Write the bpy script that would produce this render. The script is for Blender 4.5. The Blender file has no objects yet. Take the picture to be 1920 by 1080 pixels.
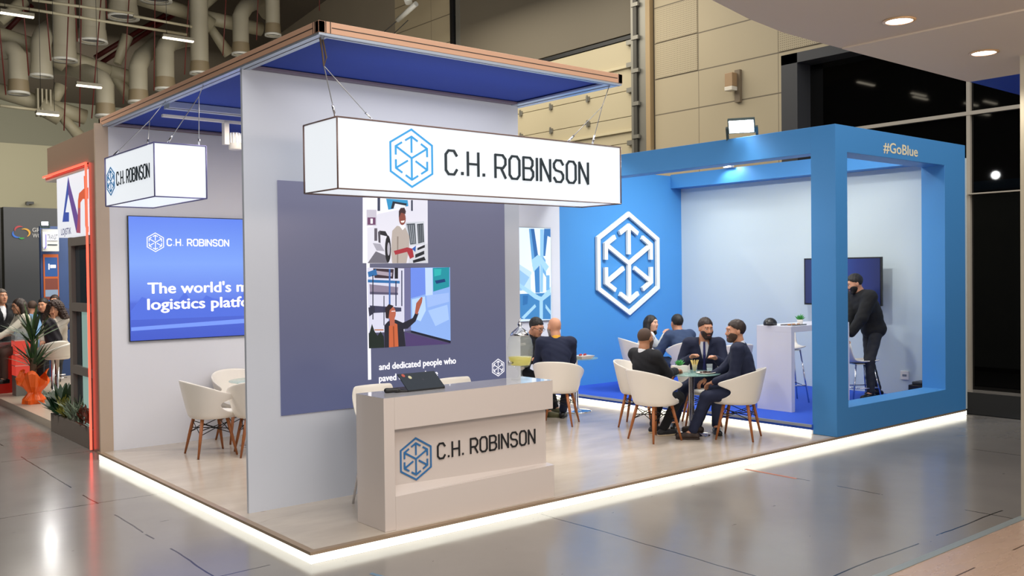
import bpy, bmesh, math, random
import numpy as np
from mathutils import Vector, Matrix

# ------------------------------------------------------------------ camera, world, light, exposure
C = bpy.context.scene
D = bpy.data
col = C.collection
random.seed(7)
R = math.radians
cam_data = D.cameras.new('camera')
cam = D.objects.new('camera', cam_data)
col.objects.link(cam)
C.camera = cam
YAW, PITCH, ROLL = R(-39.511), R(-0.918), R(-0.656)
_f = Vector((-math.sin(YAW)*math.cos(PITCH), math.cos(YAW)*math.cos(PITCH), math.sin(PITCH)))
_r = Vector((math.cos(YAW), math.sin(YAW), 0))
_u = _r.cross(_f)
_r2 = _r*math.cos(ROLL)+_u*math.sin(ROLL)
_u2 = -_r*math.sin(ROLL)+_u*math.cos(ROLL)
cam.matrix_world = Matrix(((_r2.x, _u2.x, -_f.x, -2.960), (_r2.y, _u2.y, -_f.y, -5.769), (_r2.z, _u2.z, -_f.z, 1.967), (0, 0, 0, 1)))
cam_data.sensor_width = 36
cam_data.lens = 1761.09/1920*36
cam_data.clip_end = 200
C.view_settings.view_transform = 'Standard'
C.view_settings.look = 'None'
C.view_settings.exposure = 0.0
C.view_settings.gamma = 1
C.view_settings.use_curve_mapping = False
C.cycles.use_denoising = True
C.cycles.max_bounces = 8
C.cycles.diffuse_bounces = 4
C.cycles.sample_clamp_indirect = 6

world = D.worlds.new('world')
C.world = world
world.use_nodes = True
world.node_tree.nodes['Background'].inputs[0].default_value = (0.86, 0.855, 0.84, 1)
world.node_tree.nodes['Background'].inputs[1].default_value = 0.85

def area(name, loc, rot, sx, sy, power, color=(1, 1, 1), spread=180):
    l = D.lights.new(name, 'AREA'); l.shape = 'RECTANGLE'; l.size = sx; l.size_y = sy
    l.energy = power; l.color = color; l.spread = R(spread)
    o = D.objects.new(name, l); col.objects.link(o); o.location = loc; o.rotation_euler = [R(a) for a in rot]
    return o
def spot(name, loc, target, power, color=(1, 1, 1), size=60, blend=0.6, rad=0.04):
    l = D.lights.new(name, 'SPOT'); l.energy = power; l.color = color; l.spot_size = R(size); l.spot_blend = blend; l.shadow_soft_size = rad
    o = D.objects.new(name, l); col.objects.link(o); o.location = loc
    d = Vector(target)-Vector(loc); o.rotation_euler = d.to_track_quat('-Z', 'Y').to_euler()
    return o
# general hall lighting: unseen areas for the high lamps, plus added fill lights
area('hall_fill_light', (-4, -6, 9), (0, 0, 0), 8, 6, 600, (1, .96, .9))
area('hall_fill_light', (7, -5, 9), (0, 0, 0), 8, 4, 420, (1, .96, .9))
area('hall_fill_light', (7, 10, 8.5), (0, 0, 0), 8, 8, 800, (1, .93, .80))
area('hall_fill_light', (3, 11, 4.6), (115, 0, 0), 12, 3, 520, (1, .94, .84))  # added fill aimed upwards, stands in for bounced light under the roof
area('hall_fill_light', (3, 27, 6.5), (80, 0, 0), 14, 3, 900, (1, .97, .86))  # added fill that brightens the far end wall
area('hall_fill_light', (2.5, 11, 3.4), (0, 0, 0), 4, 3, 130, (1, .95, .88))  # added fill over the neighbouring stand
# warm light of the neighbouring stand falling on the counter and the stand front
area('aisle_light', (1.2, -5.0, 3.4), (50, 0, -8), 5, 1.4, 150, (1, .84, .70))
# unseen fill lights added under the stand's roof and over the blue room
area('stand_light', (1.6, 2.4, 3.52), (0, 0, 0), 2.4, 1.4, 72, (1, .89, .78))
area('stand_light', (1.7, 0.6, 3.55), (0, 0, 0), 2.4, .8, 14, (1, .96, .92))
for p, q, w, c in (((6.15, 1.0, 3.9), (4.2, 1.4, 0), 150, (1, .97, .93)), ((6.15, 3.4, 3.9), (4.3, 3.2, 0), 150, (1, .97, .93)), ((3.2, 2.2, 3.8), (5.2, 2.2, 0), 110, (1, .96, .9)),
                   ((6.9, 1.2, 3.95), (9.0, 1.9, 1.0), 150, (.98, 1, .98)), ((6.9, 3.2, 3.95), (8.9, 3.4, .8), 130, (.98, 1, .98))):
    spot('stand_fill_spot', p, q, w, c, 125, 1.0, .09)
spot('wall_wash_fill', (7.6, 1.6, 4.6), (7.9, 4.8, 2.0), 430, (.95, .99, 1), 75, .9, .3)  # no fixture: spot added to brighten the blue back wall
spot('aisle_fill_spot', (-4, 7.5, 6.5), (.1, 6.2, 2.4), 900, (1, .93, .85), 70, .8, .07)  # no fixture: spot added to brighten the neighbour's brown fascia

# ------------------------------------------------------------------ materials
def lin(h):
    if not isinstance(h, str): return tuple(h)
    v = [int(h[i:i+2], 16)/255 for i in (0, 2, 4)]
    return tuple(c/12.92 if c <= .04045 else ((c+.055)/1.055)**2.4 for c in v)
_M = {}
def mat(name, h, rough=.5, metal=0, emit=0, spec=.5, alpha=1, trans=0, bump=0, bscale=40, var=0, vscale=5, coat=0, sheen=0):
    if name in _M: return _M[name]
    m = D.materials.new(name); m.use_nodes = True
    nt = m.node_tree; b = nt.nodes['Principled BSDF']
    c = lin(h)
    b.inputs['Base Color'].default_value = (*c, 1)
    b.inputs['Roughness'].default_value = rough
    b.inputs['Metallic'].default_value = metal
    b.inputs['Specular IOR Level'].default_value = spec
    b.inputs['Transmission Weight'].default_value = trans
    b.inputs['Coat Weight'].default_value = coat
    b.inputs['Sheen Weight'].default_value = sheen
    if emit:
        b.inputs['Emission Color'].default_value = (*c, 1); b.inputs['Emission Strength'].default_value = emit
        b.inputs['Base Color'].default_value = (c[0]*.3, c[1]*.3, c[2]*.3, 1)
    if bump or var:
        tc = nt.nodes.new('ShaderNodeTexCoord')
        if var:
            n = nt.nodes.new('ShaderNodeTexNoise'); n.inputs['Scale'].default_value = vscale; n.inputs['Detail'].default_value = 5
            nt.links.new(tc.outputs['Object'], n.inputs['Vector'])
            mx = nt.nodes.new('ShaderNodeMix'); mx.data_type = 'RGBA'
            mx.inputs[6].default_value = tuple(min(1, a*(1-var)) for a in c)+(1,)
            mx.inputs[7].default_value = tuple(min(1, a*(1+var)) for a in c)+(1,)
            nt.links.new(n.outputs['Fac'], mx.inputs[0]); nt.links.new(mx.outputs[2], b.inputs['Base Color'])
        if bump:
            n = nt.nodes.new('ShaderNodeTexNoise'); n.inputs['Scale'].default_value = bscale; n.inputs['Detail'].default_value = 4
            nt.links.new(tc.outputs['Object'], n.inputs['Vector'])
            bp = nt.nodes.new('ShaderNodeBump'); bp.inputs['Strength'].default_value = bump; bp.inputs['Distance'].default_value = .01
            nt.links.new(n.outputs['Fac'], bp.inputs['Height']); nt.links.new(bp.outputs['Normal'], b.inputs['Normal'])
    _M[name] = m
    return m

def floor_material(name, c1, c2, rough, x0, y0, sx, sy, lw, crackcol, streak=(1, 1, 1)):
    m = D.materials.new(name); m.use_nodes = True; nt = m.node_tree; N = nt.nodes; L = nt.links
    b = N['Principled BSDF']
    tc = N.new('ShaderNodeTexCoord')
    mp = N.new('ShaderNodeMapping'); mp.inputs['Scale'].default_value = streak
    L.new(tc.outputs['Object'], mp.inputs[0])
    n1 = N.new('ShaderNodeTexNoise'); n1.inputs['Scale'].default_value = .9; n1.inputs['Detail'].default_value = 8; n1.inputs['Roughness'].default_value = .6
    L.new(mp.outputs[0], n1.inputs['Vector'])
    mx = N.new('ShaderNodeMix'); mx.data_type = 'RGBA'
    mx.inputs[6].default_value = (*lin(c1), 1); mx.inputs[7].default_value = (*lin(c2), 1)
    L.new(n1.outputs['Fac'], mx.inputs[0])
    sp = N.new('ShaderNodeSeparateXYZ'); L.new(tc.outputs['Object'], sp.inputs[0])
    def ma(op, a, bb=None, v=None):
        q = N.new('ShaderNodeMath'); q.operation = op
        for i, s in enumerate((a, bb)):
            if s is None: continue
            if isinstance(s, (int, float)): q.inputs[i].default_value = s
            else: L.new(s, q.inputs[i])
        return q.outputs[0]
    n3 = N.new('ShaderNodeTexNoise'); n3.inputs['Scale'].default_value = 1.6; n3.inputs['Detail'].default_value = 2
    L.new(tc.outputs['Object'], n3.inputs['Vector'])
    wob = ma('MULTIPLY', ma('SUBTRACT', n3.outputs['Fac'], .5), .02)
    lines = None
    for ax, o, s in ((0, x0, sx), (1, y0, sy)):
        t = ma('ADD', ma('DIVIDE', ma('SUBTRACT', sp.outputs[ax], o), s), wob)
        fr = ma('ABSOLUTE', ma('SUBTRACT', ma('FRACT', ma('ADD', t, .5)), .5))
        ln = ma('LESS_THAN', fr, lw/s)
        lines = ln if lines is None else ma('MAXIMUM', lines, ln)
    n4 = N.new('ShaderNodeTexNoise'); n4.inputs['Scale'].default_value = 1.3; n4.inputs['Detail'].default_value = 6
    L.new(tc.outputs['Object'], n4.inputs['Vector'])
    lines = ma('MULTIPLY', lines, ma('GREATER_THAN', n4.outputs['Fac'], .47))
    # small scuffs
    mp2 = N.new('ShaderNodeMapping'); mp2.inputs['Scale'].default_value = (2.2, 6, 1); mp2.inputs['Rotation'].default_value = (0, 0, .5)
    L.new(tc.outputs['Object'], mp2.inputs[0])
    n5 = N.new('ShaderNodeTexNoise'); n5.inputs['Scale'].default_value = 2.1; n5.inputs['Detail'].default_value = 4
    L.new(mp2.outputs[0], n5.inputs['Vector'])
    sc = ma('GREATER_THAN', n5.outputs['Fac'], .735)
    lines = ma('MAXIMUM', lines, ma('MULTIPLY', sc, .7))
    m2 = N.new('ShaderNodeMix'); m2.data_type = 'RGBA'
    L.new(lines, m2.inputs[0]); L.new(mx.outputs[2], m2.inputs[6]); m2.inputs[7].default_value = (*lin(crackcol), 1)
    L.new(m2.outputs[2], b.inputs['Base Color'])
    n2 = N.new('ShaderNodeTexNoise'); n2.inputs['Scale'].default_value = 2.5; n2.inputs['Detail'].default_value = 6
    L.new(mp.outputs[0], n2.inputs['Vector'])
    mr = N.new('ShaderNodeMapRange'); mr.inputs[3].default_value = rough[0]; mr.inputs[4].default_value = rough[1]
    L.new(n2.outputs['Fac'], mr.inputs[0]); L.new(mr.outputs[0], b.inputs['Roughness'])
    bp = N.new('ShaderNodeBump'); bp.inputs['Strength'].default_value = .06; bp.inputs['Distance'].default_value = .02
    L.new(n2.outputs['Fac'], bp.inputs['Height']); L.new(bp.outputs['Normal'], b.inputs['Normal'])
    return m

WHITE = mat('white_panel', 'dadbe2', .42, bump=.02, bscale=8)
WHITE2 = mat('white_gloss_plastic', 'e6e1d8', .28)
BLUE = mat('blue_panel', '458dce', .5, bump=.03, bscale=12)
NAVYF = mat('navy_canopy_fabric', '1c3a98', .85, bump=.1, bscale=200)
ALU = mat('satin_aluminium', 'b9c3d2', .3, .6)
COPPER = mat('rose_gold_profile', 'd0a488', .45, .15)
BLACK = mat('black_plastic', '141416', .4)
DARK = mat('dark_seam', '2a211d', .6)
CHROME = mat('chrome', 'd8d8dc', .08, 1)
STEEL = mat('brushed_steel', 'b8b8b8', .3, .9)
WOOD = mat('oiled_beech_wood', '9a5a2c', .45, var=.25, vscale=20)
SIGNW = mat('lit_sign_acrylic', 'f1f6fb', .4, emit=.84)
STRIP = mat('led_strip_glow', 'fffdee', .4, emit=2.5)
INK = mat('sign_letter_ink', '20303a', .5)
LOGOB = mat('logo_blue', '1e86c8', .5)
def thin_glass(name, h, a, rough=.02):
    m = mat(name, h, rough, spec=.9); m.node_tree.nodes['Principled BSDF'].inputs['Alpha'].default_value = a
    return m
GLASS = thin_glass('clear_glass', 'e4eef2', .12)
GREEN = mat('succulent_green', '2f8a3c', .5)

# ------------------------------------------------------------------ mesh helpers
def origin_of(p):
    v = Vector((0, 0, 0))
    while p is not None:
        v += p.location; p = p.parent
    return v
def tag(o, label=None, cat=None, group=None, kind=None):
    if label: o['label'] = label
    if cat: o['category'] = cat
    if group: o['group'] = group
    if kind: o['kind'] = kind
    return o
def thing(name, label, cat, loc=(0, 0, 0), group=None, kind=None):
    o = D.objects.new(name, None); col.objects.link(o); o.location = loc; o.empty_display_size = .1
    return tag(o, label, cat, group, kind)
def frame(o, ux, uz=(0, 0, 1)):
    ux = Vector(ux).normalized(); uz = Vector(uz).normalized()
    return (Vector(o), ux, uz, ux.cross(uz))     # normal = ux x uz (faces the viewer)
class MB:
    def __init__(s): s.v = []; s.f = []; s.m = []; s.mats = []; s.sm = []
    def mi(s, m):
        if m not in s.mats: s.mats.append(m)
        return s.mats.index(m)
    def add(s, verts, faces, m, smooth=False):
        b = len(s.v); s.v += [tuple(p) for p in verts]; k = s.mi(m)
        for f in faces: s.f.append([b+i for i in f]); s.m.append(k); s.sm.append(smooth)
        return s
    def box(s, a, b, m):
        x0, x1 = sorted((a[0], b[0])); y0, y1 = sorted((a[1], b[1])); z0, z1 = sorted((a[2], b[2]))
        return s.add([(x0, y0, z0), (x1, y0, z0), (x1, y1, z0), (x0, y1, z0), (x0, y0, z1), (x1, y0, z1), (x1, y1, z1), (x0, y1, z1)],
                     [(0, 3, 2, 1), (4, 5, 6, 7), (0, 1, 5, 4), (1, 2, 6, 5), (2, 3, 7, 6), (3, 0, 4, 7)], m)
    def tube(s, pts, r, m, n=10, caps=True, smooth=True):
        pts = [Vector(p) for p in pts]
        rs = r if isinstance(r, (list, tuple)) else [r]*len(pts)
        ring = []; up = None; vs = []
        for i, p in enumerate(pts):
            d = (pts[min(i+1, len(pts)-1)]-pts[max(i-1, 0)]).normalized()
            if up is None:
                up = Vector((0, 0, 1)) if abs(d.z) < .9 else Vector((1, 0, 0))
            a = d.cross(up).normalized(); up = a.cross(d).normalized()
            for k in range(n):
                t = 2*math.pi*k/n
                vs.append(p+(a*math.cos(t)+up*math.sin(t))*rs[i])
        fs = [(i*n+k, i*n+(k+1) % n, (i+1)*n+(k+1) % n, (i+1)*n+k) for i in range(len(pts)-1) for k in range(n)]
        s.add(vs, fs, m, smooth)
        if caps:
            b = len(s.v)-len(vs)
            s.f.append([b+k for k in range(n)][::-1]); s.m.append(s.mi(m)); s.sm.append(False)
            s.f.append([b+(len(pts)-1)*n+k for k in range(n)]); s.m.append(s.mi(m)); s.sm.append(False)
        return s
    def lathe(s, c, prof, m, n=24, smooth=True, caps=True):
        vs = []; c = Vector(c)
        for r, z in prof:
            for k in range(n):
                t = 2*math.pi*k/n
                vs.append(c+Vector((r*math.cos(t), r*math.sin(t), z)))
        fs = [(i*n+k, i*n+(k+1) % n, (i+1)*n+(k+1) % n, (i+1)*n+k) for i in range(len(prof)-1) for k in range(n)]
        s.add(vs, fs, m, smooth)
        b = len(s.v)-len(vs)
        for i, rev in ((0, True), (len(prof)-1, False)):
            if prof[i][0] > 1e-4 and caps:
                q = [b+i*n+k for k in range(n)]
                s.f.append(q[::-1] if rev else q); s.m.append(s.mi(m)); s.sm.append(False)
        return s
    def poly(s, fr, pts, m, depth=0.0, lift=0.0):
        o, ux, uz, n = fr
        top = [o+ux*a+uz*b+n*(lift+depth) for a, b in pts]
        k = len(pts)
        if depth <= 0: return s.add(top, [tuple(range(k))], m)
        bot = [p-n*depth for p in top]
        fs = [tuple(range(k)), tuple(range(2*k-1, k-1, -1))]+[(i, i+k, (i+1) % k+k, (i+1) % k) for i in range(k)]
        return s.add(top+bot, fs, m)
    def stroke(s, fr, pts, w, m, depth=0, lift=0, closed=False):
        pts = [Vector(p) for p in pts]
        if closed: pts = pts+[pts[0]]
        for a, b in zip(pts, pts[1:]):
            d = (b-a).normalized()*(w*.5*(1 if not closed else 1)); t = Vector((-d.y, d.x))
            e = d*(.55 if not closed else .58)
            s.k = getattr(s, 'k', 0)+1
            s.poly(fr, [a-e+t*1, a-e-t, b+e-t, b+e+t], m, depth, lift+.00012*(s.k % 9))
        return s
    def build(s, name, parent=None, sub=0, bevel=0, solid=0, fix=True):
        me = D.meshes.new(name)
        off = origin_of(parent) if parent else Vector((0, 0, 0))
        me.from_pydata([(p[0]-off.x, p[1]-off.y, p[2]-off.z) for p in s.v], [], s.f)
        for m in s.mats: me.materials.append(m)
        me.polygons.foreach_set('material_index', s.m)
        me.polygons.foreach_set('use_smooth', s.sm)
        me.update()
        if fix:
            bm = bmesh.new(); bm.from_mesh(me); bmesh.ops.recalc_face_normals(bm, faces=bm.faces); bm.to_mesh(me); bm.free()
        o = D.objects.new(name, me); col.objects.link(o)
        if parent: o.parent = parent
        if bevel:
            b = o.modifiers.new('bevel', 'BEVEL'); b.width = bevel; b.segments = 2; b.limit_method = 'ANGLE'
        if solid:
            b = o.modifiers.new('solid', 'SOLIDIFY'); b.thickness = solid; b.offset = 0
        if sub:
            b = o.modifiers.new('sub', 'SUBSURF'); b.levels = sub; b.render_levels = sub
        return o
def struct(name, mb, **k):
    return tag(mb.build(name, **k), kind='structure')

def text2d(body, size, bold=0, xs=1.0, spacing=1.0):
    c = D.curves.new('t', 'FONT'); c.body = body; c.size = size; c.offset = bold; c.space_character = spacing; c.resolution_u = 3
    c.fill_mode = 'FRONT'
    o = D.objects.new('t', c); col.objects.link(o)
    me = o.to_mesh()
    vs = [(v.co.x*xs, v.co.y) for v in me.vertices]; fs = [tuple(p.vertices) for p in me.polygons]
    o.to_mesh_clear(); D.objects.remove(o); D.curves.remove(c)
    return vs, fs
def put_text(mb, fr, body, x0, z0, width, height, m, bold=.0, lift=.001, lean=0):
    """text fitted to a width and a cap height on a plane"""
    vs, fs = text2d(body, 1.0, 0)
    if not vs: return
    xa = min(v[0] for v in vs); xb = max(v[0] for v in vs)
    hv, _ = text2d('H', 1.0, 0); ha = min(v[1] for v in hv); hb = max(v[1] for v in hv)
    kx = width/(xb-xa); kz = height/(hb-ha)
    o, ux, uz, n = fr
    for i, (da, db) in enumerate(((0, 0), (-bold, 0), (bold, 0), (0, -bold*.6), (0, bold*.6)) if bold else ((0, 0),)):
        mb.add([o+ux*(x0+(a-xa+da)*kx)+uz*(z0+(b-ha+db)*kz)+n*(lift+i*.00012) for a, b in vs], fs, m)

GLYPH = {  # angular technical capitals on a 1 x 1.5 grid
 'C': [[(1, 1.2), (.75, 1.5), (.25, 1.5), (0, 1.25), (0, .25), (.25, 0), (.75, 0), (1, .3)]],
 '.': [[(.1, 0.02), (.12, 0.02)]],
 'H': [[(0, 0), (0, 1.5)], [(1, 0), (1, 1.5)], [(0, .75), (1, .75)]],
 'R': [[(0, 0), (0, 1.5), (.72, 1.5), (1, 1.25), (1, .9), (.75, .65), (0, .65)], [(.55, .65), (1, 0)]],
 'O': [[(.25, 0), (0, .25), (0, 1.25), (.25, 1.5), (.75, 1.5), (1, 1.25), (1, .25), (.75, 0), (.25, 0)]],
 'B': [[(0, 0), (0, 1.5), (.7, 1.5), (.95, 1.3), (.95, 1.0), (.75, .78), (0, .78)], [(.75, .78), (1, .55), (1, .25), (.75, 0), (0, 0)]],
 'I': [[(0, 0), (0, 1.5)]],
 'N': [[(0, 0), (0, 1.5), (1, 0), (1, 1.5)]],
 'S': [[(1, 1.22), (.75, 1.5), (.25, 1.5), (0, 1.25), (0, 1.0), (.2, .8), (.8, .7), (1, .5), (1, .25), (.75, 0), (.25, 0), (0, .28)]],
}
ADV = {'.': .62, 'I': .42, ' ': .62}
def brand_text(mb, fr, s, x0, z0, width, height, m, wt=.16, depth=.004, lift=0):
    tot = sum(ADV.get(c, 1.42) for c in s)-.42
    k = width/tot; kz = height/1.5
    x = 0
    for c in s:
        for st in GLYPH.get(c, []):
            if c == '.': 
                mb.poly(fr, [(x0+(x+.0)*k, z0), (x0+(x+.2)*k, z0), (x0+(x+.2)*k, z0+.2*kz), (x0+x*k, z0+.2*kz)], m, depth, lift)
            else:
                mb.stroke(fr, [(x0+(x+a)*k, z0+b*kz) for a, b in st], wt*k*1.2, m, depth, lift)
        x += ADV.get(c, 1.42)
def logo(mb, fr, cx, cz, Rr, m, w=.075, depth=.004, lift=0):
    """hexagon ring holding six arrows, three of them joined at the centre"""
    ww = w*Rr
    def P(r, a): return Vector((cx+r*math.cos(R(a)), cz+r*math.sin(R(a))))
    mb.stroke(fr, [P(Rr*(1-w*.5), 90+60*i) for i in range(6)], ww, m, depth, lift, closed=True)
    for i in range(6):
        a = 90+60*i; tip = P(Rr*.73, a)
        for j in (-1, 1):
            e = (P(Rr*.73, a+60*j)-tip).normalized()
            mb.stroke(fr, [tip, tip+e*Rr*.27], ww, m, depth, lift)
        inner = 0.0 if i in (1, 3, 5) else Rr*.2
        mb.stroke(fr, [P(inner, a), P(Rr*.70, a)], ww, m, depth, lift)
def copy_tree(o, parent=None):
    c = o.copy(); col.objects.link(c); c.parent = parent
    for ch in o.children: copy_tree(ch, c)
    return c
def arts(mb, fr, polys, em, lift0=.0006, dl=.00012):
    for i, (h, pts) in enumerate(polys):
        k = 'picture_'+h+('_lit' if em else '')
        mb.poly(fr, pts, mat(k, h, .4, emit=em), 0, lift0+i*dl)

# ------------------------------------------------------------------ organic bodies: distance fields turned into meshes
def _v(a): return np.array(a, dtype=np.float32)
def cap(a, b, ra, rb=None): return ('c', _v(a), _v(b), ra, ra if rb is None else rb)
def ell(c, r, M=None): return ('e', _v(c), _v(r), None if M is None else np.array(M, dtype=np.float32))
def prim(p, P):
    if p[0] == 'c':
        a, b = p[1], p[2]; ba = b-a; L = float(ba@ba)+1e-9; q = P-a
        t = np.clip((q@ba)/L, 0, 1)
        d = q-t[:, None]*ba
        return np.sqrt((d*d).sum(1))-(p[3]+(p[4]-p[3])*t)
    q = P-p[1]
    if p[3] is not None: q = q@p[3]          # columns of M are the axes
    k0 = np.sqrt(((q/p[2])**2).sum(1)); k1 = np.sqrt(((q/(p[2]*p[2]))**2).sum(1))+1e-9
    return k0*(k0-1)/k1
def smin(a, b, k):
    h = np.maximum(k-np.abs(a-b), 0)/k
    return np.minimum(a, b)-h*h*k*.25
def smax(a, b, k): return -smin(-a, -b, k)
def union(prims, k):
    def f(P):
        d = prim(prims[0], P)
        for p in prims[1:]: d = smin(d, prim(p, P), k)
        return d
    return f
def polygonize(f, lo, hi, h, pad=.03):
    lo = np.array(lo, dtype=np.float32)-pad; hi = np.array(hi, dtype=np.float32)+pad
    B = 5
    nb = np.ceil((hi-lo)/(h*B)).astype(int)+1
    g = [np.arange(n) for n in nb]
    I = np.stack(np.meshgrid(*g, indexing='ij'), -1).reshape(-1, 3)
    cc = lo+(I+.5)*(h*B)
    d = f(cc.astype(np.float32))
    n = nb*B
    V = np.repeat(np.repeat(np.repeat(np.where(d < 0, -1., 1.).astype(np.float32).reshape(nb), B, 0), B, 1), B, 2)
    act = np.abs(d) < h*B*1.35
    A = I[act]
    o = np.stack(np.meshgrid(*[np.arange(B)]*3, indexing='ij'), -1).reshape(-1, 3)
    for s in range(0, len(A), 4000):
        G = (A[s:s+4000, None, :]*B+o[None]).reshape(-1, 3)
        V[G[:, 0], G[:, 1], G[:, 2]] = f((lo+G*h).astype(np.float32))
    S = V < 0
    cnt = np.zeros([k-1 for k in n], dtype=np.int8)
    for a in (0, 1):
        for b in (0, 1):
            for c in (0, 1): cnt += S[a:n[0]-1+a, b:n[1]-1+b, c:n[2]-1+c]
    cell = np.argwhere((cnt > 0) & (cnt < 8))
    if len(cell) == 0: return np.zeros((0, 3)), np.zeros((0, 4), int)
    idx = np.full(cnt.shape, -1, dtype=np.int32); idx[cell[:, 0], cell[:, 1], cell[:, 2]] = np.arange(len(cell))
    cor = np.array([(a, b, c) for a in (0, 1) for b in (0, 1) for c in (0, 1)])
    cv = np.stack([V[cell[:, 0]+a, cell[:, 1]+b, cell[:, 2]+c] for a, b, c in cor], 1)
    acc = np.zeros((len(cell), 3)); w = np.zeros(len(cell))
    for i in range(8):
        for j in range(i+1, 8):
            if np.abs(cor[i]-cor[j]).sum() != 1: continue
            a, b = cv[:, i], cv[:, j]; m = (a < 0) != (b < 0)
            t = np.where(m, a/(a-b+1e-12), 0)
            p = cor[i]+(cor[j]-cor[i])*t[:, None]
            acc[m] += p[m]; w[m] += 1
    verts = lo+(cell+acc/w[:, None])*h
    quads = []
    for ax in range(3):
        u, v = [(1, 2), (2, 0), (0, 1)][ax]
        sl0 = [slice(None)]*3; sl1 = [slice(None)]*3
        sl0[ax] = slice(0, -1); sl1[ax] = slice(1, None)
        a = S[tuple(sl0)]; b = S[tuple(sl1)]
        e = np.argwhere(a != b)
        e = e[(e[:, u] > 0) & (e[:, v] > 0) & (e[:, u] < n[u]-1) & (e[:, v] < n[v]-1)]
        fl = a[e[:, 0], e[:, 1], e[:, 2]]
        def at(du, dv):
            q = e.copy(); q[:, u] -= du; q[:, v] -= dv
            return idx[q[:, 0], q[:, 1], q[:, 2]]
        Q = np.stack([at(1, 1), at(0, 1), at(0, 0), at(1, 0)], 1)
        Q[~fl] = Q[~fl][:, ::-1]
        quads.append(Q)
    Q = np.concatenate(quads); Q = Q[(Q >= 0).all(1)]
    return verts, Q
def sdf_obj(name, f, lo, hi, h, m, parent, extra=None):
    v, q = polygonize(f, lo, hi, h)
    mb = MB(); mb.v = [tuple(p) for p in v.tolist()]; mb.f = q.tolist(); mb.mi(m); mb.m = [0]*len(q); mb.sm = [True]*len(q)
    if extra: extra(mb)
    if not mb.v: return None
    return mb.build(name, parent, fix=False)

def ik(a, t, l1, l2, pole):
    a = Vector(a); t = Vector(t); d = t-a; L = min(d.length, (l1+l2)*.995); d.normalize(); t = a+d*L
    x = (l1*l1-l2*l2+L*L)/(2*L); hh = math.sqrt(max(l1*l1-x*x, 0))
    p = Vector(pole); p = (p-d*p.dot(d))
    p = p.normalized() if p.length > 1e-5 else Vector((0, 0, 1))
    return a+d*x+p*hh, t

SKIN = mat('skin_light', 'c58e70', .55)
SKIN2 = mat('skin_tan', 'b07c5c', .55)
EYEW = mat('eye_white', 'e8e4de', .3)
EYED = mat('eye_iris', '2a1a12', .2)
LIPS = mat('lips', 'a05a50', .5)
SHIRTW = mat('white_shirt_cotton', 'e4e6ec', .8)
NAVY = mat('navy_suit_wool', '111a36', .85, bump=.15, bscale=30)
BLACKW = mat('black_suit_wool', '0f1118', .85, bump=.15, bscale=30)
SLATE = mat('slate_blue_suit_wool', '2b3c5c', .85, bump=.15, bscale=30)
CHAR = mat('dark_denim', '22242b', .85, bump=.2, bscale=60)
HAIRB = mat('black_hair', '14100e', .55, bump=.5, bscale=120)
HAIRD = mat('dark_brown_hair', '2a1a13', .55, bump=.5, bscale=120)
STUB = mat('stubble', '4a382e', .8)
GREYB = mat('grey_beard', '9a9088', .8)
SHOEB = mat('black_leather_shoe', '0c0b0b', .3)
SHOEBR = mat('brown_suede_shoe', '2e1f18', .6)
SOLE = mat('pale_shoe_sole', 'c9b79a', .6)

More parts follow.
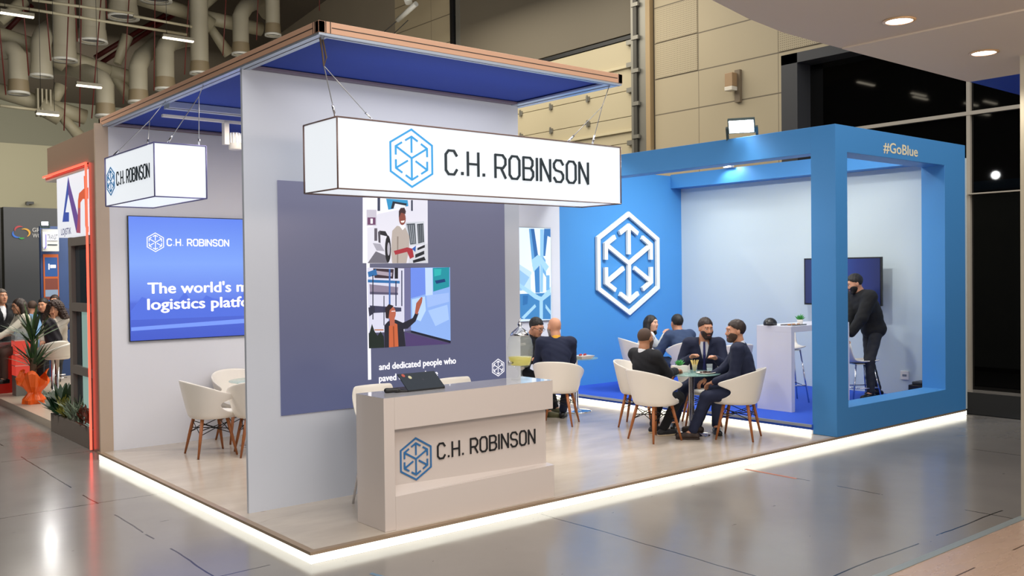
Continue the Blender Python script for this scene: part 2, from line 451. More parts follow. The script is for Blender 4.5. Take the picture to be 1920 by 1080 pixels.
def person(label, loc, yaw, seat=.46, lean=.1, curl=.12, side=0, twist=0, head=(0, 0, 0), lh=(-.2, .35, .7), rh=(.2, .35, .7),
           lf=(-.12, .45, 0), rf=(.12, .45, 0), knee_out=.2, coat=NAVY, legs=None, skin=SKIN, hair='short', hairm=HAIRB, beard=None,
           vneck=True, tie=None, shoe=SHOEB, sole=None, glasses=False, stand=False, scale=1.0, h=.0075, group=None, fcurl=.55, collar=None,
           coat_name='jacket', fem=False, elbow=(0, -.5, -.8), palm=None, pocket=False, bulk=.004, hem=None):
    legs = legs or coat
    root = thing('person', label, 'person', (0, 0, 0), group)
    hz = seat+.085
    hip = Vector((0, 0, hz))
    u1 = Vector((side*.5, math.sin(lean*.6), math.cos(lean))).normalized()
    u2 = Vector((side, math.sin(lean+curl), math.cos(lean+curl))).normalized()
    waist = hip+u1*.17; chest = waist+u1*.02+u2*.16; shc = chest+u2*.13
    rx = Vector((math.cos(twist), math.sin(twist), -side*.6)).normalized()
    fy = u2.cross(rx).normalized()
    sw = .155 if fem else .189
    sh = [shc-rx*sw-u2*.005, shc+rx*sw-u2*.005]
    neck = shc+u2*.045-fy*.012
    hy, hp, hr = head
    hf = (Matrix.Rotation(hy, 3, 'Z') @ Matrix.Rotation(hp, 3, 'X') @ Matrix.Rotation(hr, 3, 'Y'))
    hx, hfw, hu = hf @ Vector((1, 0, 0)), hf @ Vector((0, 1, 0)), hf @ Vector((0, 0, 1))
    hc = neck+u2*.025+hu*.122+hfw*.030
    HM = np.array([hx, hfw, hu]).T
    def H(x, y, z): return hc+hx*x+hfw*y+hu*z
    TM = np.array([rx, fy, u2]).T
    T1 = np.array([Vector((1, 0, 0)), u1.cross(Vector((1, 0, 0))), u1]).T
    bw = .88 if fem else 1
    if stand: hj = [hip+Vector((-.085, 0, 0)), hip+Vector((.085, 0, 0))]
    else: hj = [hip+Vector((-.09, 0, -.01)), hip+Vector((.09, 0, -.01))]
    hands = [Vector(lh), Vector(rh)]; feet = [Vector(lf), Vector(rf)]
    P = []; torso = []; arms = []; legp = []
    torso += [ell(chest-u2*.02, (.145*bw, .10, .19), TM), ell(waist, (.125*bw, .09, .13), T1), ell(hip+Vector((0, -.01, 0)), (.15, .105, .11), T1),
              cap(sh[0]+rx*.03, sh[1]-rx*.03, .055*bw), cap(chest-rx*.07+fy*.03, chest+rx*.07+fy*.03, .08*bw)]
    headp = [cap(neck-u2*.05, neck+u2*.04+hfw*.005, .058*bw, .054*bw), cap(neck, H(0, -.02, -.03), .054*bw, .052),
             ell(H(0, -.012, .028), (.076, .094, .088), HM), ell(H(0, .028, -.035), (.060, .066, .082), HM), cap(H(-.02, .066, -.092), H(.02, .066, -.092), .024),
             cap(H(-.03, .078, .030), H(.03, .078, .030), .018), cap(H(-.035, .06, -.02), H(-.03, .06, -.04), .03), cap(H(.035, .06, -.02), H(.03, .06, -.04), .03)]
    fine = [cap(H(0, .094, .012), H(0, .113, -.026), .008, .0125), cap(H(-.012, .098, -.030), H(.012, .098, -.030), .008),
            cap(H(-.019, .090, -.058), H(.019, .090, -.058), .0065), cap(H(-.015, .089, -.069), H(.015, .089, -.069), .007),
            ell(H(-.077, -.005, -.008), (.010, .020, .032), HM), ell(H(.077, -.005, -.008), (.010, .020, .032), HM)]
    elb = []; wr = []; handp = []
    for i, s in enumerate((-1, 1)):
        e, w = ik(sh[i], hands[i], .285, .255, (elbow[0]+s*.45, elbow[1], elbow[2]))
        elb.append(e); wr.append(w)
        arms.append([cap(sh[i], e, .046*bw, .037*bw), cap(e, w, .037*bw, .025)])
        d = (w-e).normalized()
        if palm: d = (d*.5+Vector(palm[i]).normalized()*.8).normalized()
        # hand frame: d along the fingers, pn out of the back of the hand, sd towards the thumb
        pn = (Vector((0, 0, 1))-d*d.z); pn = pn.normalized() if pn.length > .2 else Vector((0, -1, 0))
        sd = d.cross(pn)*(1 if s < 0 else -1)
        pn2 = pn
        handp.append(cap(w-d*.01, w+d*.03, .025, .024))
        for k, o in enumerate((-.028, -.010, .010, .028)):
            b = w+d*.085+sd*o; handp.append(cap(w+d*.03+sd*o*.55, b, .015, .0115))
            ln = (.068, .080, .084, .072)[k]; c = fcurl*(1+.12*k)
            d1 = (d*math.cos(c*.7)-pn2*math.sin(c*.7)).normalized(); d2 = (d*math.cos(c*1.7)-pn2*math.sin(c*1.7)).normalized()
            m1 = b+d1*ln*.5; handp.append(cap(b, m1, .0098, .0088)); handp.append(cap(m1, m1+d2*ln*.5, .0088, .0074))
        t0 = w+d*.025+sd*.022; t1 = t0+(d*.6+sd*.75-pn2*.25).normalized()*.042
        handp.append(cap(t0, t1, .013, .0105)); handp.append(cap(t1, t1+(d*.95+sd*.15-pn2*.3).normalized()*.034, .0105, .0085))
    kn = []
    for i, s in enumerate((-1, 1)):
        ank = feet[i]+Vector((0, 0, .085))
        k, an = ik(hj[i], ank, .43, .42, (s*knee_out, 1.0, .6 if not stand else .1))
        kn.append((k, an))
        legp.append([cap(hj[i], k, .068, .05), cap(k, an, .048, .034)])
    footd = []
    for i in range(2):
        sdir = Vector((kn[i][1].x-hj[i].x, 0, 0))*.0+Vector(((-1, 1)[i]*.18, 1, 0)); sdir.normalize(); footd.append(sdir)
    skinp = torso+headp+arms[0]+arms[1]+legp[0]+legp[1]
    base = union(skinp, .028)
    hfun = union(fine, .006); ffun = union(handp, .008)
    eyes = [_v(H(-.031, .082, .006)), _v(H(.031, .082, .006))]
    feetp = union([cap(kn[i][1], kn[i][1]+footd[i]*.10-Vector((0, 0, .055)), .034, .025) for i in range(2)], .02)
    def body(Q):
        d = base(Q)
        d = smin(d, hfun(Q), .010)
        d = smin(d, ffun(Q), .010)
        d = smin(d, feetp(Q), .02)
        for e in eyes:
            d = smax(d, -prim(('e', e+_v(hfw*.012), _v((.0155, .016, .0062)), HM.astype(np.float32)), Q), .005)
        return d
    allp = [x for x in [*sh, *elb, *wr, H(0, 0, .13), H(0, .1, 0), hip, *[k for k, a in kn], *[f+Vector((0, .16, 0)) for f in feet], *[f for f in feet],
                        *[w+(w-e).normalized()*.2 for w, e in zip(wr, elb)], *hands]]
    A = np.array([list(p) for p in allp]); lo = A.min(0)-.14; hi = A.max(0)+.14; lo[2] = max(lo[2], -.02)
    def extra(mb):
        for s, e in zip((-1, 1), eyes):
            c = Vector(e.tolist())
            for rad, m, off in ((.0125, EYEW, -.001), (.0072, EYED, .0058)):
                n = 8; vs = []; cc = c+hfw*off
                for a in range(1, n):
                    for b in range(n):
                        t = math.pi*a/n; p = 2*math.pi*b/n
                        vs.append(cc+Vector((math.sin(t)*math.cos(p), math.sin(t)*math.sin(p), math.cos(t)))*rad)
                fs = [(i*n+k, i*n+(k+1) % n, (i+1)*n+(k+1) % n, (i+1)*n+k) for i in range(n-2) for k in range(n)]
                fs += [tuple(range(n))[::-1], tuple((n-2)*n+k for k in range(n))]
                mb.add(vs, fs, m, True)
        # colour of the lips
        li = mb.mi(LIPS); V = np.array(mb.v); loc = (V-np.array(hc))@HM
        lipm = (np.abs(loc[:, 0]) < .024) & (loc[:, 2] < -.052) & (loc[:, 2] > -.075) & (loc[:, 1] > .078)
        for k, f in enumerate(mb.f):
            if mb.m[k] == 0 and all(lipm[j] for j in f): mb.m[k] = li
    sdf_obj('body', body, lo, hi, h, skin, root, extra)
    # --- clothing
    tin = union([ell(chest-u2*.02, (.180*bw, .128, .205), TM), ell(waist, (.160*bw, .124, .155), T1), ell(hip+Vector((0, -.01, .01)), (.168, .128, .12), T1),
                 cap(sh[0]+rx*.03, sh[1]-rx*.03, .074*bw), cap(chest-rx*.075+fy*.035, chest+rx*.075+fy*.035, .088*bw)], .05)
    slv = []
    for i in range(2):
        w2 = wr[i]-(wr[i]-elb[i]).normalized()*.012
        slv += [cap(sh[i], elb[i], .067*bw, .057*bw), cap(elb[i], w2, .056*bw, .040)]
    slf = union(slv, .03)
    o0 = np.array(chest)
    def local(Q): return (Q-_v(chest))@TM.astype(np.float32)
    def wrinkle(Q):
        return .0022*np.sin(Q[:, 2]*55+Q[:, 0]*38+2*np.sin(Q[:, 1]*31))*np.sin(Q[:, 1]*40+Q[:, 2]*23)
    def coatf(Q):
        d = smin(tin(Q), slf(Q), .035)-bulk
        L = local(Q)
        if vneck:
            wd = np.clip((L[:, 2]+.10)/.26, 0, 1)*.062
            lap = (L[:, 1] > 0) & (np.abs(L[:, 0]) > wd) & (np.abs(L[:, 0]) < wd+.035) & (L[:, 2] > -.12)
            d = d-np.where(lap, .004, 0)
            d = np.maximum(d, np.where((L[:, 1] > 0) & (L[:, 2] > -.10), wd-np.abs(L[:, 0]), -1))
        top = np.sqrt(((Q-_v(neck+u2*.03))**2).sum(1))-.050*bw
        d = smax(d, -top, .006)
        bot = -(Q[:, 2]-(hip.z-(hem or (.075 if not stand else .10))))
        d = smax(d, bot, .01)
        return d+wrinkle(Q)
    sdf_obj(coat_name, coatf, lo, hi, h*1.1, coat, root)
    if vneck or collar:
        sm = collar or SHIRTW
        ss = union([ell(chest-u2*.02, (.155*bw, .110, .195), TM), ell(waist, (.135*bw, .102, .14), T1), cap(chest-rx*.07+fy*.035, chest+rx*.07+fy*.035, .083*bw),
                    cap(neck-u2*.05, neck+u2*.012, .074*bw, .064*bw)], .03)
        def shf(Q):
            d = ss(Q)
            L = local(Q)
            top = (Q-_v(neck+u2*.022))@_v(u2)+.35*((Q-_v(neck))@_v(fy))
            d = np.maximum(d, top)
            return np.maximum(d, -(L[:, 2]+.2))
        sdf_obj('shirt', shf, lo, hi, h, sm, root)
    if tie:
        tf = union([cap(neck+fy*.078-u2*.005, chest+fy*.128+u2*.03, .013, .015), cap(chest+fy*.128+u2*.03, waist+fy*.112+u2*.02, .015, .024)], .01)
        sdf_obj('tie', tf, lo, hi, h*.8, tie, root)
    if pocket:
        pc = chest-rx*.085+fy*.128+u2*.02
        sdf_obj('pocket_square', union([cap(pc-rx*.02, pc+rx*.02+u2*.006, .008)], .01), lo, hi, h*.7, SHIRTW, root)
    lp = [ell(hip+Vector((0, -.012, -.01)), (.162, .12, .105), T1)]
    for i in range(2):
        k, an = kn[i]; hem = an+(k-an).normalized()*.02
        lp += [cap(hj[i], k, .085, .066), cap(k, hem, .064, .052)]
    lfun = union(lp, .03)
    def trf(Q):
        d = lfun(Q); d = smax(d, Q[:, 2]-(hip.z+.10), .01)
        d = np.maximum(d, .055-Q[:, 2])
        return d+wrinkle(Q)*1.3
    sdf_obj('trousers', trf, lo, hi, h*1.1, legs, root)
    for i in range(2):
        a = kn[i][1]; g = footd[i]; z0 = a.z-.085
        def P3(f_, s_, z_): 
            q = a+g*f_+Vector((g.y, -g.x, 0))*s_; return Vector((q.x, q.y, z0+z_))
        sf = union([cap(P3(-.045, 0, .038), P3(.05, 0, .042), .037, .038), cap(P3(.05, 0, .038), P3(.155, .0, .030), .040, .030), cap(P3(0, 0, .06), a+Vector((0, 0, .01)), .04, .036)], .02)
        def sff(Q): return np.maximum(sf(Q), z0+.012-Q[:, 2])
        s_ = sdf_obj('shoe', sff, lo-[.1, .1, 0.05], hi+[.1, .1, 0], h*.9, shoe, root)
        so = union([cap(P3(-.045, 0, .012), P3(.04, 0, .012), .037), cap(P3(.05, 0, .012), P3(.155, 0, .012), .041, .031)], .02)
        def sof(Q): return np.maximum(np.maximum(so(Q), z0-Q[:, 2]), Q[:, 2]-z0-.016)
        sdf_obj('shoe_sole', sof, lo-[.1, .1, 0.05], hi+[.1, .1, 0], h*.8, sole or shoe, s_)
    # --- hair
    def HL(Q): return (Q-_v(hc))@HM.astype(np.float32)
    hlo = np.array(hc)-.2; hhi = np.array(hc)+.2
    hh = h*.8
    if hair == 'short':
        he = union([ell(H(0, -.016, .035), (.084, .106, .098), HM)], .01)
        def hf_(Q):
            L = HL(Q)
            fr_ = -(L[:, 2]-.066+1.1*np.clip(np.abs(L[:, 0])-.042, 0, 1))
            bk = np.maximum(L[:, 1]-.010, -(L[:, 2]+.040+.35*(-L[:, 1]-.02)))
            return smax(he(Q), np.minimum(fr_, bk), .008)+.0025*np.sin(L[:, 0]*170)*np.sin(L[:, 1]*120)
        sdf_obj('hair', hf_, hlo, hhi, hh, hairm, root)
    elif hair == 'crop':
        he = union([ell(H(0, -.013, .029), (.0785, .0965, .0905), HM)], .01)
        def hf_(Q):
            L = HL(Q); return np.maximum(he(Q), np.minimum(-(L[:, 2]-.075), np.maximum(L[:, 1]-.0, -(L[:, 2]+.045))))
        sdf_obj('hair', hf_, hlo, hhi, hh, hairm, root)
    elif hair in ('long', 'curly'):
        big = hair == 'curly'
        pr = [ell(H(0, -.018, .034), (.090, .106, .099) if not big else (.13, .13, .125), HM)]
        for s in (-1, 1):
            pr += [cap(H(s*.072, -.02, .02), H(s*(.095 if not big else .14), -.01, -.16), .035 if not big else .07, .04 if not big else .075),
                   cap(H(s*.045, -.07, .0), H(s*.06, -.085, -.24), .05, .045 if not big else .07)]
        pr.append(cap(H(0, -.08, 0), H(0, -.09, -.24), .06, .05))
        he = union(pr, .03)
        def hf_(Q):
            L = HL(Q)
            face = np.sqrt((L[:, 0]/.062)**2+((L[:, 2]+.03)/.098)**2)-1
            cut = np.where(L[:, 1] > .0, face*.05, .1)
            amp = .003 if not big else .012
            return smax(he(Q), -cut, .008)+amp*np.sin(L[:, 0]*90+L[:, 2]*40)*np.sin(L[:, 1]*95+L[:, 2]*30)*(1 if not big else np.sin(L[:, 2]*110))
        sdf_obj('hair', hf_, hlo-[.05, .05, .2], hhi+.05, hh*1.1, hairm, root)
    # brows
    sdf_obj('eyebrows', union([cap(H(-.045, .086, .031), H(-.017, .097, .031), .0055), cap(H(.017, .097, .031), H(.045, .086, .031), .0055)], .003), hlo, hhi, .004, hairm if hairm else STUB, root)
    if beard:
        be = union([ell(H(0, .028, -.038), (.066, .073, .086), HM), cap(H(-.02, .070, -.096), H(.02, .070, -.096), .030), cap(H(-.036, .062, -.03), H(-.03, .06, -.05), .033), cap(H(.036, .062, -.03), H(.03, .06, -.05), .033)], .02)
        def bf(Q):
            L = HL(Q)
            side_ = np.maximum(np.abs(L[:, 0]), 0)
            up = L[:, 2]+.040-.55*np.clip(side_-.028, 0, 1)*1.6
            mouth = np.sqrt((L[:, 0]/.022)**2+((L[:, 2]+.064)/.007)**2)-1
            return np.maximum(np.maximum(np.maximum(be(Q), up), -mouth*.02), -(L[:, 1]+.0))
        sdf_obj('beard', bf, hlo, hhi, .0055, beard, root)
    if glasses:
        mb = MB()
        for s in (-1, 1):
            ring = [H(s*.033+.025*math.cos(t), .108, .004+.018*math.sin(t)) for t in [i*math.pi/7 for i in range(15)]]
            mb.tube(ring, .0022, BLACK, 6, False)
            mb.tube([H(s*.058, .106, .008), H(s*.081, .02, .005), H(s*.08, -.01, 0)], .002, BLACK, 6)
        mb.tube([H(-.009, .11, .008), H(.009, .11, .008)], .002, BLACK, 6)
        mb.build('glasses', root)
    root.location = loc; root.rotation_euler = (0, 0, yaw); root.scale = (scale,)*3
    return root
def facing(dx, dy): return math.atan2(-dx, dy)      # yaw that turns local +Y to (dx, dy)
LED_ART = [('f4f2f8', [(1.19, 2.628), (1.234, 2.63), (1.225, 2.066), (1.181, 2.066)]), ('dddbe6', [(1.231, 2.63), (1.862, 2.633), (1.856, 2.065), (1.228, 2.063)]), ('efedf3', [(1.231, 2.63), (1.639, 2.634), (1.623, 2.551), (1.332, 2.49), (1.286, 2.38), (1.233, 2.372)]), ('3a3f55', [(1.337, 2.631), (1.364, 2.633), (1.362, 2.519), (1.335, 2.518)]), ('363a4e', [(1.683, 2.626), (1.702, 2.627), (1.701, 2.53), (1.682, 2.53)]), ('2f8fc0', [(1.424, 2.629), (1.647, 2.625), (1.654, 2.572), (1.445, 2.532)]), ('1d2430', [(1.492, 2.609), (1.639, 2.594), (1.626, 2.565), (1.471, 2.541)]), ('e4e6ee', [(1.515, 2.589), (1.626, 2.575), (1.62, 2.557), (1.499, 2.545)]), ('c5c0cc', [(1.226, 2.525), (1.325, 2.528), (1.323, 2.39), (1.224, 2.387)]), ('6b4264', [(1.234, 2.459), (1.314, 2.461), (1.313, 2.397), (1.233, 2.395)]), ('efeaf2', [(1.263, 2.45), (1.287, 2.45), (1.286, 2.407), (1.263, 2.406)]), ('5b5560', [(1.3, 2.367), (1.33, 2.368), (1.328, 2.259), (1.299, 2.258)]), ('4a4650', [(1.337, 2.336), (1.36, 2.352), (1.361, 2.24), (1.34, 2.246)]), ('25232a', [(1.36, 2.347), (1.412, 2.344), (1.457, 2.273), (1.46, 2.208), (1.428, 2.299), (1.359, 2.313)]), ('6d6a75', [(1.229, 2.066), (1.312, 2.168), (1.416, 2.13), (1.438, 2.065)]), ('a5a2ae', [(1.283, 2.239), (1.358, 2.233), (1.402, 2.169), (1.32, 2.175)]), ('1c1a20', [(1.466, 2.189), (1.463, 2.143), (1.456, 2.104), (1.445, 2.078), (1.434, 2.069), (1.422, 2.078), (1.413, 2.104), (1.407, 2.143), (1.405, 2.188), (1.408, 2.234), (1.415, 2.273), (1.426, 2.299), (1.437, 2.308), (1.449, 2.299), (1.458, 2.273), (1.464, 2.235)]), ('b4b0bb', [(1.455, 2.189), (1.454, 2.166), (1.451, 2.147), (1.446, 2.135), (1.441, 2.13), (1.435, 2.135), (1.431, 2.147), (1.429, 2.166), (1.428, 2.189), (1.429, 2.211), (1.433, 2.23), (1.437, 2.243), (1.442, 2.247), (1.448, 2.243), (1.452, 2.23), (1.455, 2.211)]), ('c9ccd4', [(1.617, 2.427), (1.819, 2.441), (1.827, 2.236), (1.664, 2.215)]), ('464c54', [(1.63, 2.414), (1.721, 2.42), (1.731, 2.237), (1.668, 2.229)]), ('3c4149', [(1.743, 2.415), (1.81, 2.422), (1.817, 2.254), (1.753, 2.24)]), ('aeb4bc', [(1.636, 2.405), (1.642, 2.405), (1.668, 2.239), (1.661, 2.239)]), ('aeb4bc', [(1.656, 2.405), (1.662, 2.405), (1.685, 2.239), (1.679, 2.239)]), ('aeb4bc', [(1.677, 2.406), (1.683, 2.406), (1.702, 2.24), (1.696, 2.239)]), ('aeb4bc', [(1.697, 2.406), (1.703, 2.406), (1.72, 2.24), (1.713, 2.24)]), ('8e949c', [(1.756, 2.407), (1.76, 2.408), (1.766, 2.251), (1.761, 2.251)]), ('8e949c', [(1.775, 2.408), (1.78, 2.408), (1.784, 2.251), (1.779, 2.251)]), ('8e949c', [(1.794, 2.408), (1.799, 2.409), (1.801, 2.251), (1.796, 2.251)]), ('cdced6', [(1.664, 2.173), (1.856, 2.245), (1.856, 2.065), (1.646, 2.065)]), ('1e1f26', [(1.743, 2.2), (1.823, 2.23), (1.823, 2.206), (1.743, 2.179)]), ('24252c', [(1.718, 2.142), (1.816, 2.177), (1.816, 2.145), (1.718, 2.11)]), ('1e1f26', [(1.691, 2.089), (1.815, 2.123), (1.831, 2.091), (1.696, 2.066)]), ('b3a79f', [(1.481, 2.349), (1.53, 2.394), (1.617, 2.383), (1.658, 2.302), (1.656, 2.197), (1.623, 2.065), (1.476, 2.065), (1.466, 2.169), (1.473, 2.273)]), ('8d8078', [(1.529, 2.3), (1.544, 2.301), (1.537, 2.065), (1.525, 2.065)]), ('f1eef2', [(1.552, 2.397), (1.588, 2.356), (1.614, 2.38), (1.605, 2.404)]), ('86463a', [(1.623, 2.46), (1.62, 2.437), (1.612, 2.418), (1.6, 2.406), (1.586, 2.401), (1.572, 2.405), (1.561, 2.417), (1.554, 2.436), (1.551, 2.458), (1.554, 2.48), (1.562, 2.499), (1.574, 2.511), (1.588, 2.516), (1.601, 2.512), (1.613, 2.5), (1.62, 2.482)]), ('3c2528', [(1.55, 2.464), (1.551, 2.523), (1.57, 2.552), (1.61, 2.556), (1.625, 2.523), (1.619, 2.499), (1.575, 2.511)]), ('f6e9e4', [(1.568, 2.437), (1.612, 2.443), (1.602, 2.425), (1.577, 2.422)]), ('a3303a', [(1.493, 2.172), (1.633, 2.205), (1.689, 2.194), (1.704, 2.12), (1.662, 2.102), (1.632, 2.165), (1.508, 2.138)]), ('2c5aa8', [(1.683, 2.192), (1.727, 2.221), (1.72, 2.164)]), ('4c4b66', [(1.224, 2.028), (2.096, 2.026), (2.092, 1.327), (1.228, 1.331)]), ('d3d3e6', [(1.224, 2.028), (1.599, 2.019), (1.593, 1.46), (1.227, 1.465)]), ('3a2a35', [(1.28, 2.021), (1.491, 2.013), (1.482, 1.929), (1.294, 1.937)]), ('a79aa8', [(1.297, 2.002), (1.475, 1.981), (1.468, 1.948), (1.306, 1.968)]), ('2a6aa6', [(1.227, 1.925), (1.55, 1.908), (1.55, 1.885), (1.226, 1.9)]), ('2a6aa6', [(1.226, 1.989), (1.31, 2.014), (1.321, 1.963), (1.235, 1.945)]), ('897e94', [(1.241, 1.884), (1.534, 1.853), (1.525, 1.791), (1.247, 1.797)]), ('55506a', [(1.244, 1.82), (1.53, 1.804), (1.53, 1.785), (1.244, 1.797)]), ('3a3a55', [(1.242, 1.701), (1.562, 1.672), (1.562, 1.638), (1.244, 1.634)]), ('23283a', [(1.272, 1.963), (1.282, 1.963), (1.276, 1.578), (1.266, 1.579)]), ('3a63a8', [(1.439, 2.014), (1.455, 2.013), (1.448, 1.519), (1.431, 1.52)]), ('1a1822', [(1.498, 2.024), (1.534, 2.023), (1.532, 1.928), (1.497, 1.928)]), ('2a3050', [(1.504, 1.909), (1.516, 1.909), (1.513, 1.687), (1.501, 1.687)]), ('2a3050', [(1.567, 2.0), (1.578, 2.0), (1.573, 1.685), (1.562, 1.685)]), ('2b2f45', [(1.381, 1.781), (1.39, 1.781), (1.386, 1.522), (1.377, 1.523)]), ('b06a3a', [(1.286, 1.493), (1.376, 1.489), (1.376, 1.479), (1.286, 1.483)]), ('12201a', [(1.23, 1.452), (1.261, 1.541), (1.286, 1.475), (1.315, 1.435), (1.346, 1.472), (1.378, 1.425), (1.381, 1.328), (1.228, 1.331)]), ('2b2c40', [(1.227, 1.683), (1.29, 1.694), (1.292, 1.64), (1.235, 1.606)]), ('6b6b92', [(1.599, 2.023), (1.661, 2.023), (1.659, 1.468), (1.594, 1.46)]), ('88abe9', [(1.664, 2.023), (2.096, 2.026), (2.092, 1.341), (1.66, 1.464)]), ('6a89e4', [(1.664, 2.023), (1.82, 2.022), (1.82, 1.784), (1.663, 1.751)]), ('bcd3f8', [(1.82, 2.022), (1.901, 2.021), (1.9, 1.777), (1.823, 1.771)]), ('1a8d9c', [(1.904, 2.021), (2.089, 2.026), (2.086, 1.846), (1.906, 1.806)]), ('2ab0b0', [(1.917, 2.011), (1.999, 2.01), (1.992, 1.956), (1.919, 1.943)]), ('0e3a72', [(1.925, 1.905), (2.034, 1.92), (2.044, 1.893), (1.941, 1.876)]), ('b4d1f6', [(1.672, 1.741), (1.813, 1.765), (1.822, 1.637), (1.764, 1.543), (1.676, 1.576)]), ('a2c1f2', [(1.846, 1.636), (2.06, 1.683), (2.078, 1.546), (1.925, 1.492)]), ('9bb8ef', [(1.832, 1.77), (2.079, 1.792), (2.081, 1.71), (1.84, 1.663)]), ('14172b', [(1.66, 1.466), (2.092, 1.35), (2.092, 1.327), (1.66, 1.447)]), ('4a3a6a', [(1.596, 1.454), (2.092, 1.324), (2.092, 1.321), (1.603, 1.326)]), ('1d1d2b', [(1.384, 1.522), (1.422, 1.557), (1.499, 1.569), (1.575, 1.537), (1.679, 1.575), (1.709, 1.625), (1.743, 1.613), (1.71, 1.545), (1.624, 1.483), (1.582, 1.481), (1.6, 1.328), (1.383, 1.328)]), ('c2603a', [(1.431, 1.514), (1.477, 1.544), (1.517, 1.527), (1.526, 1.33), (1.428, 1.328)]), ('8f4226', [(1.47, 1.512), (1.483, 1.511), (1.486, 1.331), (1.474, 1.331)]), ('b4604a', [(1.503, 1.624), (1.499, 1.601), (1.49, 1.582), (1.475, 1.57), (1.459, 1.566), (1.443, 1.571), (1.429, 1.585), (1.42, 1.604), (1.417, 1.627), (1.421, 1.65), (1.431, 1.669), (1.445, 1.682), (1.461, 1.686), (1.477, 1.68), (1.491, 1.667), (1.5, 1.647)]), ('b4604a', [(1.438, 1.585), (1.49, 1.588), (1.489, 1.518), (1.44, 1.517)]), ('261a20', [(1.399, 1.586), (1.394, 1.671), (1.432, 1.707), (1.482, 1.69), (1.439, 1.652), (1.427, 1.579)]), ('e8d4d8', [(1.457, 1.647), (1.497, 1.648), (1.497, 1.64), (1.457, 1.639)]), ('a85a45', [(1.702, 1.617), (1.719, 1.707), (1.774, 1.761), (1.787, 1.755), (1.78, 1.712), (1.745, 1.639), (1.73, 1.605)])]
TREE_ART = [('dfeaf6', [(5.891, 2.626), (6.521, 2.631), (6.501, 1.261), (5.871, 1.29)]), ('b9d6ee', [(5.883, 2.097), (6.126, 1.978), (6.122, 1.701), (5.877, 1.706)]), ('8fbbe0', [(5.882, 2.019), (6.086, 1.899), (5.928, 1.705), (5.877, 1.706)]), ('3f7fb8', [(5.876, 1.657), (6.507, 1.662), (6.501, 1.261), (5.871, 1.29)]), ('2d6aa6', [(5.953, 1.635), (6.056, 1.633), (6.041, 1.505), (5.951, 1.488)]), ('2f66a4', [(6.096, 2.618), (6.188, 2.62), (6.261, 2.216), (6.181, 2.136), (6.157, 2.295)]), ('5d9bd0', [(6.086, 2.618), (6.123, 2.619), (6.194, 2.156), (6.146, 2.057)]), ('356fae', [(6.386, 2.624), (6.515, 2.627), (6.513, 2.498), (6.452, 2.517), (6.402, 2.216), (6.354, 2.216)]), ('8ec0e4', [(6.306, 2.615), (6.381, 2.616), (6.346, 1.676), (6.293, 1.677)]), ('3e7cba', [(6.18, 2.096), (6.287, 2.176), (6.287, 1.667), (6.2, 1.669)]), ('6aa5d6', [(6.354, 2.216), (6.406, 2.156), (6.416, 1.895), (6.35, 1.976)]), ('9ecbe9', [(6.129, 2.156), (6.261, 2.236), (6.327, 2.196), (6.472, 2.055), (6.404, 1.976), (6.312, 2.096), (6.165, 1.977)]), ('9ecbe9', [(5.879, 1.823), (6.265, 1.618), (6.318, 1.606), (6.502, 1.753), (6.501, 1.632), (6.344, 1.546), (6.34, 1.272), (6.274, 1.274), (6.278, 1.548), (6.186, 1.58), (5.878, 1.764)]), ('9ecbe9', [(5.922, 1.312), (6.185, 1.5), (6.21, 1.46), (5.973, 1.286)]), ('9ecbe9', [(6.397, 1.494), (6.497, 1.39), (6.496, 1.33), (6.396, 1.434)]), ('6fa9d8', [(6.416, 1.925), (6.483, 1.925), (6.48, 1.713), (6.413, 1.694)]), ('e9f3fb', [(6.107, 1.938), (6.16, 1.938), (6.156, 1.72), (6.109, 1.721)])]
ART_SIGN = [('3f55a8', [(6.609, 2.655), (6.313, 3.187), (6.197, 3.006), (6.303, 2.998), (6.468, 2.764), (6.308, 2.755), (6.316, 2.644)]), ('6a4f94', [(6.313, 3.187), (6.239, 3.072), (5.831, 2.577), (5.837, 2.487), (6.003, 2.498), (6.322, 2.975)]), ('a8546a', [(6.003, 2.498), (5.837, 2.487), (5.812, 2.869), (5.911, 2.875), (5.937, 2.659)]), ('d8603f', [(5.911, 2.868), (5.861, 2.95), (5.668, 2.989), (5.482, 2.99), (5.491, 2.862), (5.713, 2.874), (5.814, 2.838), (5.818, 2.777), (5.906, 2.782)]), ('e2643c', [(5.653, 3.133), (5.537, 3.125), (5.56, 2.761), (5.552, 2.564), (5.501, 2.546), (5.505, 2.483), (5.593, 2.497), (5.637, 2.568), (5.635, 2.766)])]

# ------------------------------------------------------------------ hall shell
FZ = .089            # top of the stand's platform
RZ = .20             # top of the raised blue floor
HALLF = floor_material('hall_floor_epoxy', '7a7672', '918c87', (.10, .26), 2.06, -2.44, 2.64, 2.64, .007, '2c2826')
mb = MB(); mb.add([(-14, -14, 0), (16, -14, 0), (16, 38, 0), (-14, 38, 0)], [(0, 1, 2, 3)], HALLF)
struct('floor', mb)
mb = MB(); mb.add([(2.0, -14, .03), (16, -14, .03), (16, -2.72, .03), (2.0, -2.72, .03), (2.0, -14, .0), (16, -14, .0), (16, -2.72, .0), (2.0, -2.72, .0)],
   [(0, 1, 2, 3), (3, 2, 6, 7), (0, 3, 7, 4)], floor_material('neighbour_wood_floor', 'a98e7c', 'bca491', (.2, .35), 0, -3.0, 40, .45, .006, '5a4538', (1, 4, 1)))
struct('floor_neighbour_platform', mb)
mb = MB(); mb.box((-14, -2.72, 0), (16, -2.66, .035), mat('floor_edge_trim', '9aa3a3', .4, .4)); struct('trim_1', mb)
# black floor strip in front of the glass front
mb = MB(); mb.box((9.75, -1.9, 0), (11.95, 5.2, .012), mat('black_strip', '08080a', .95)); tag(mb.build('black_floor_strip'), 'flat black strip on the floor between blue meeting room and dark glass front', 'mat')

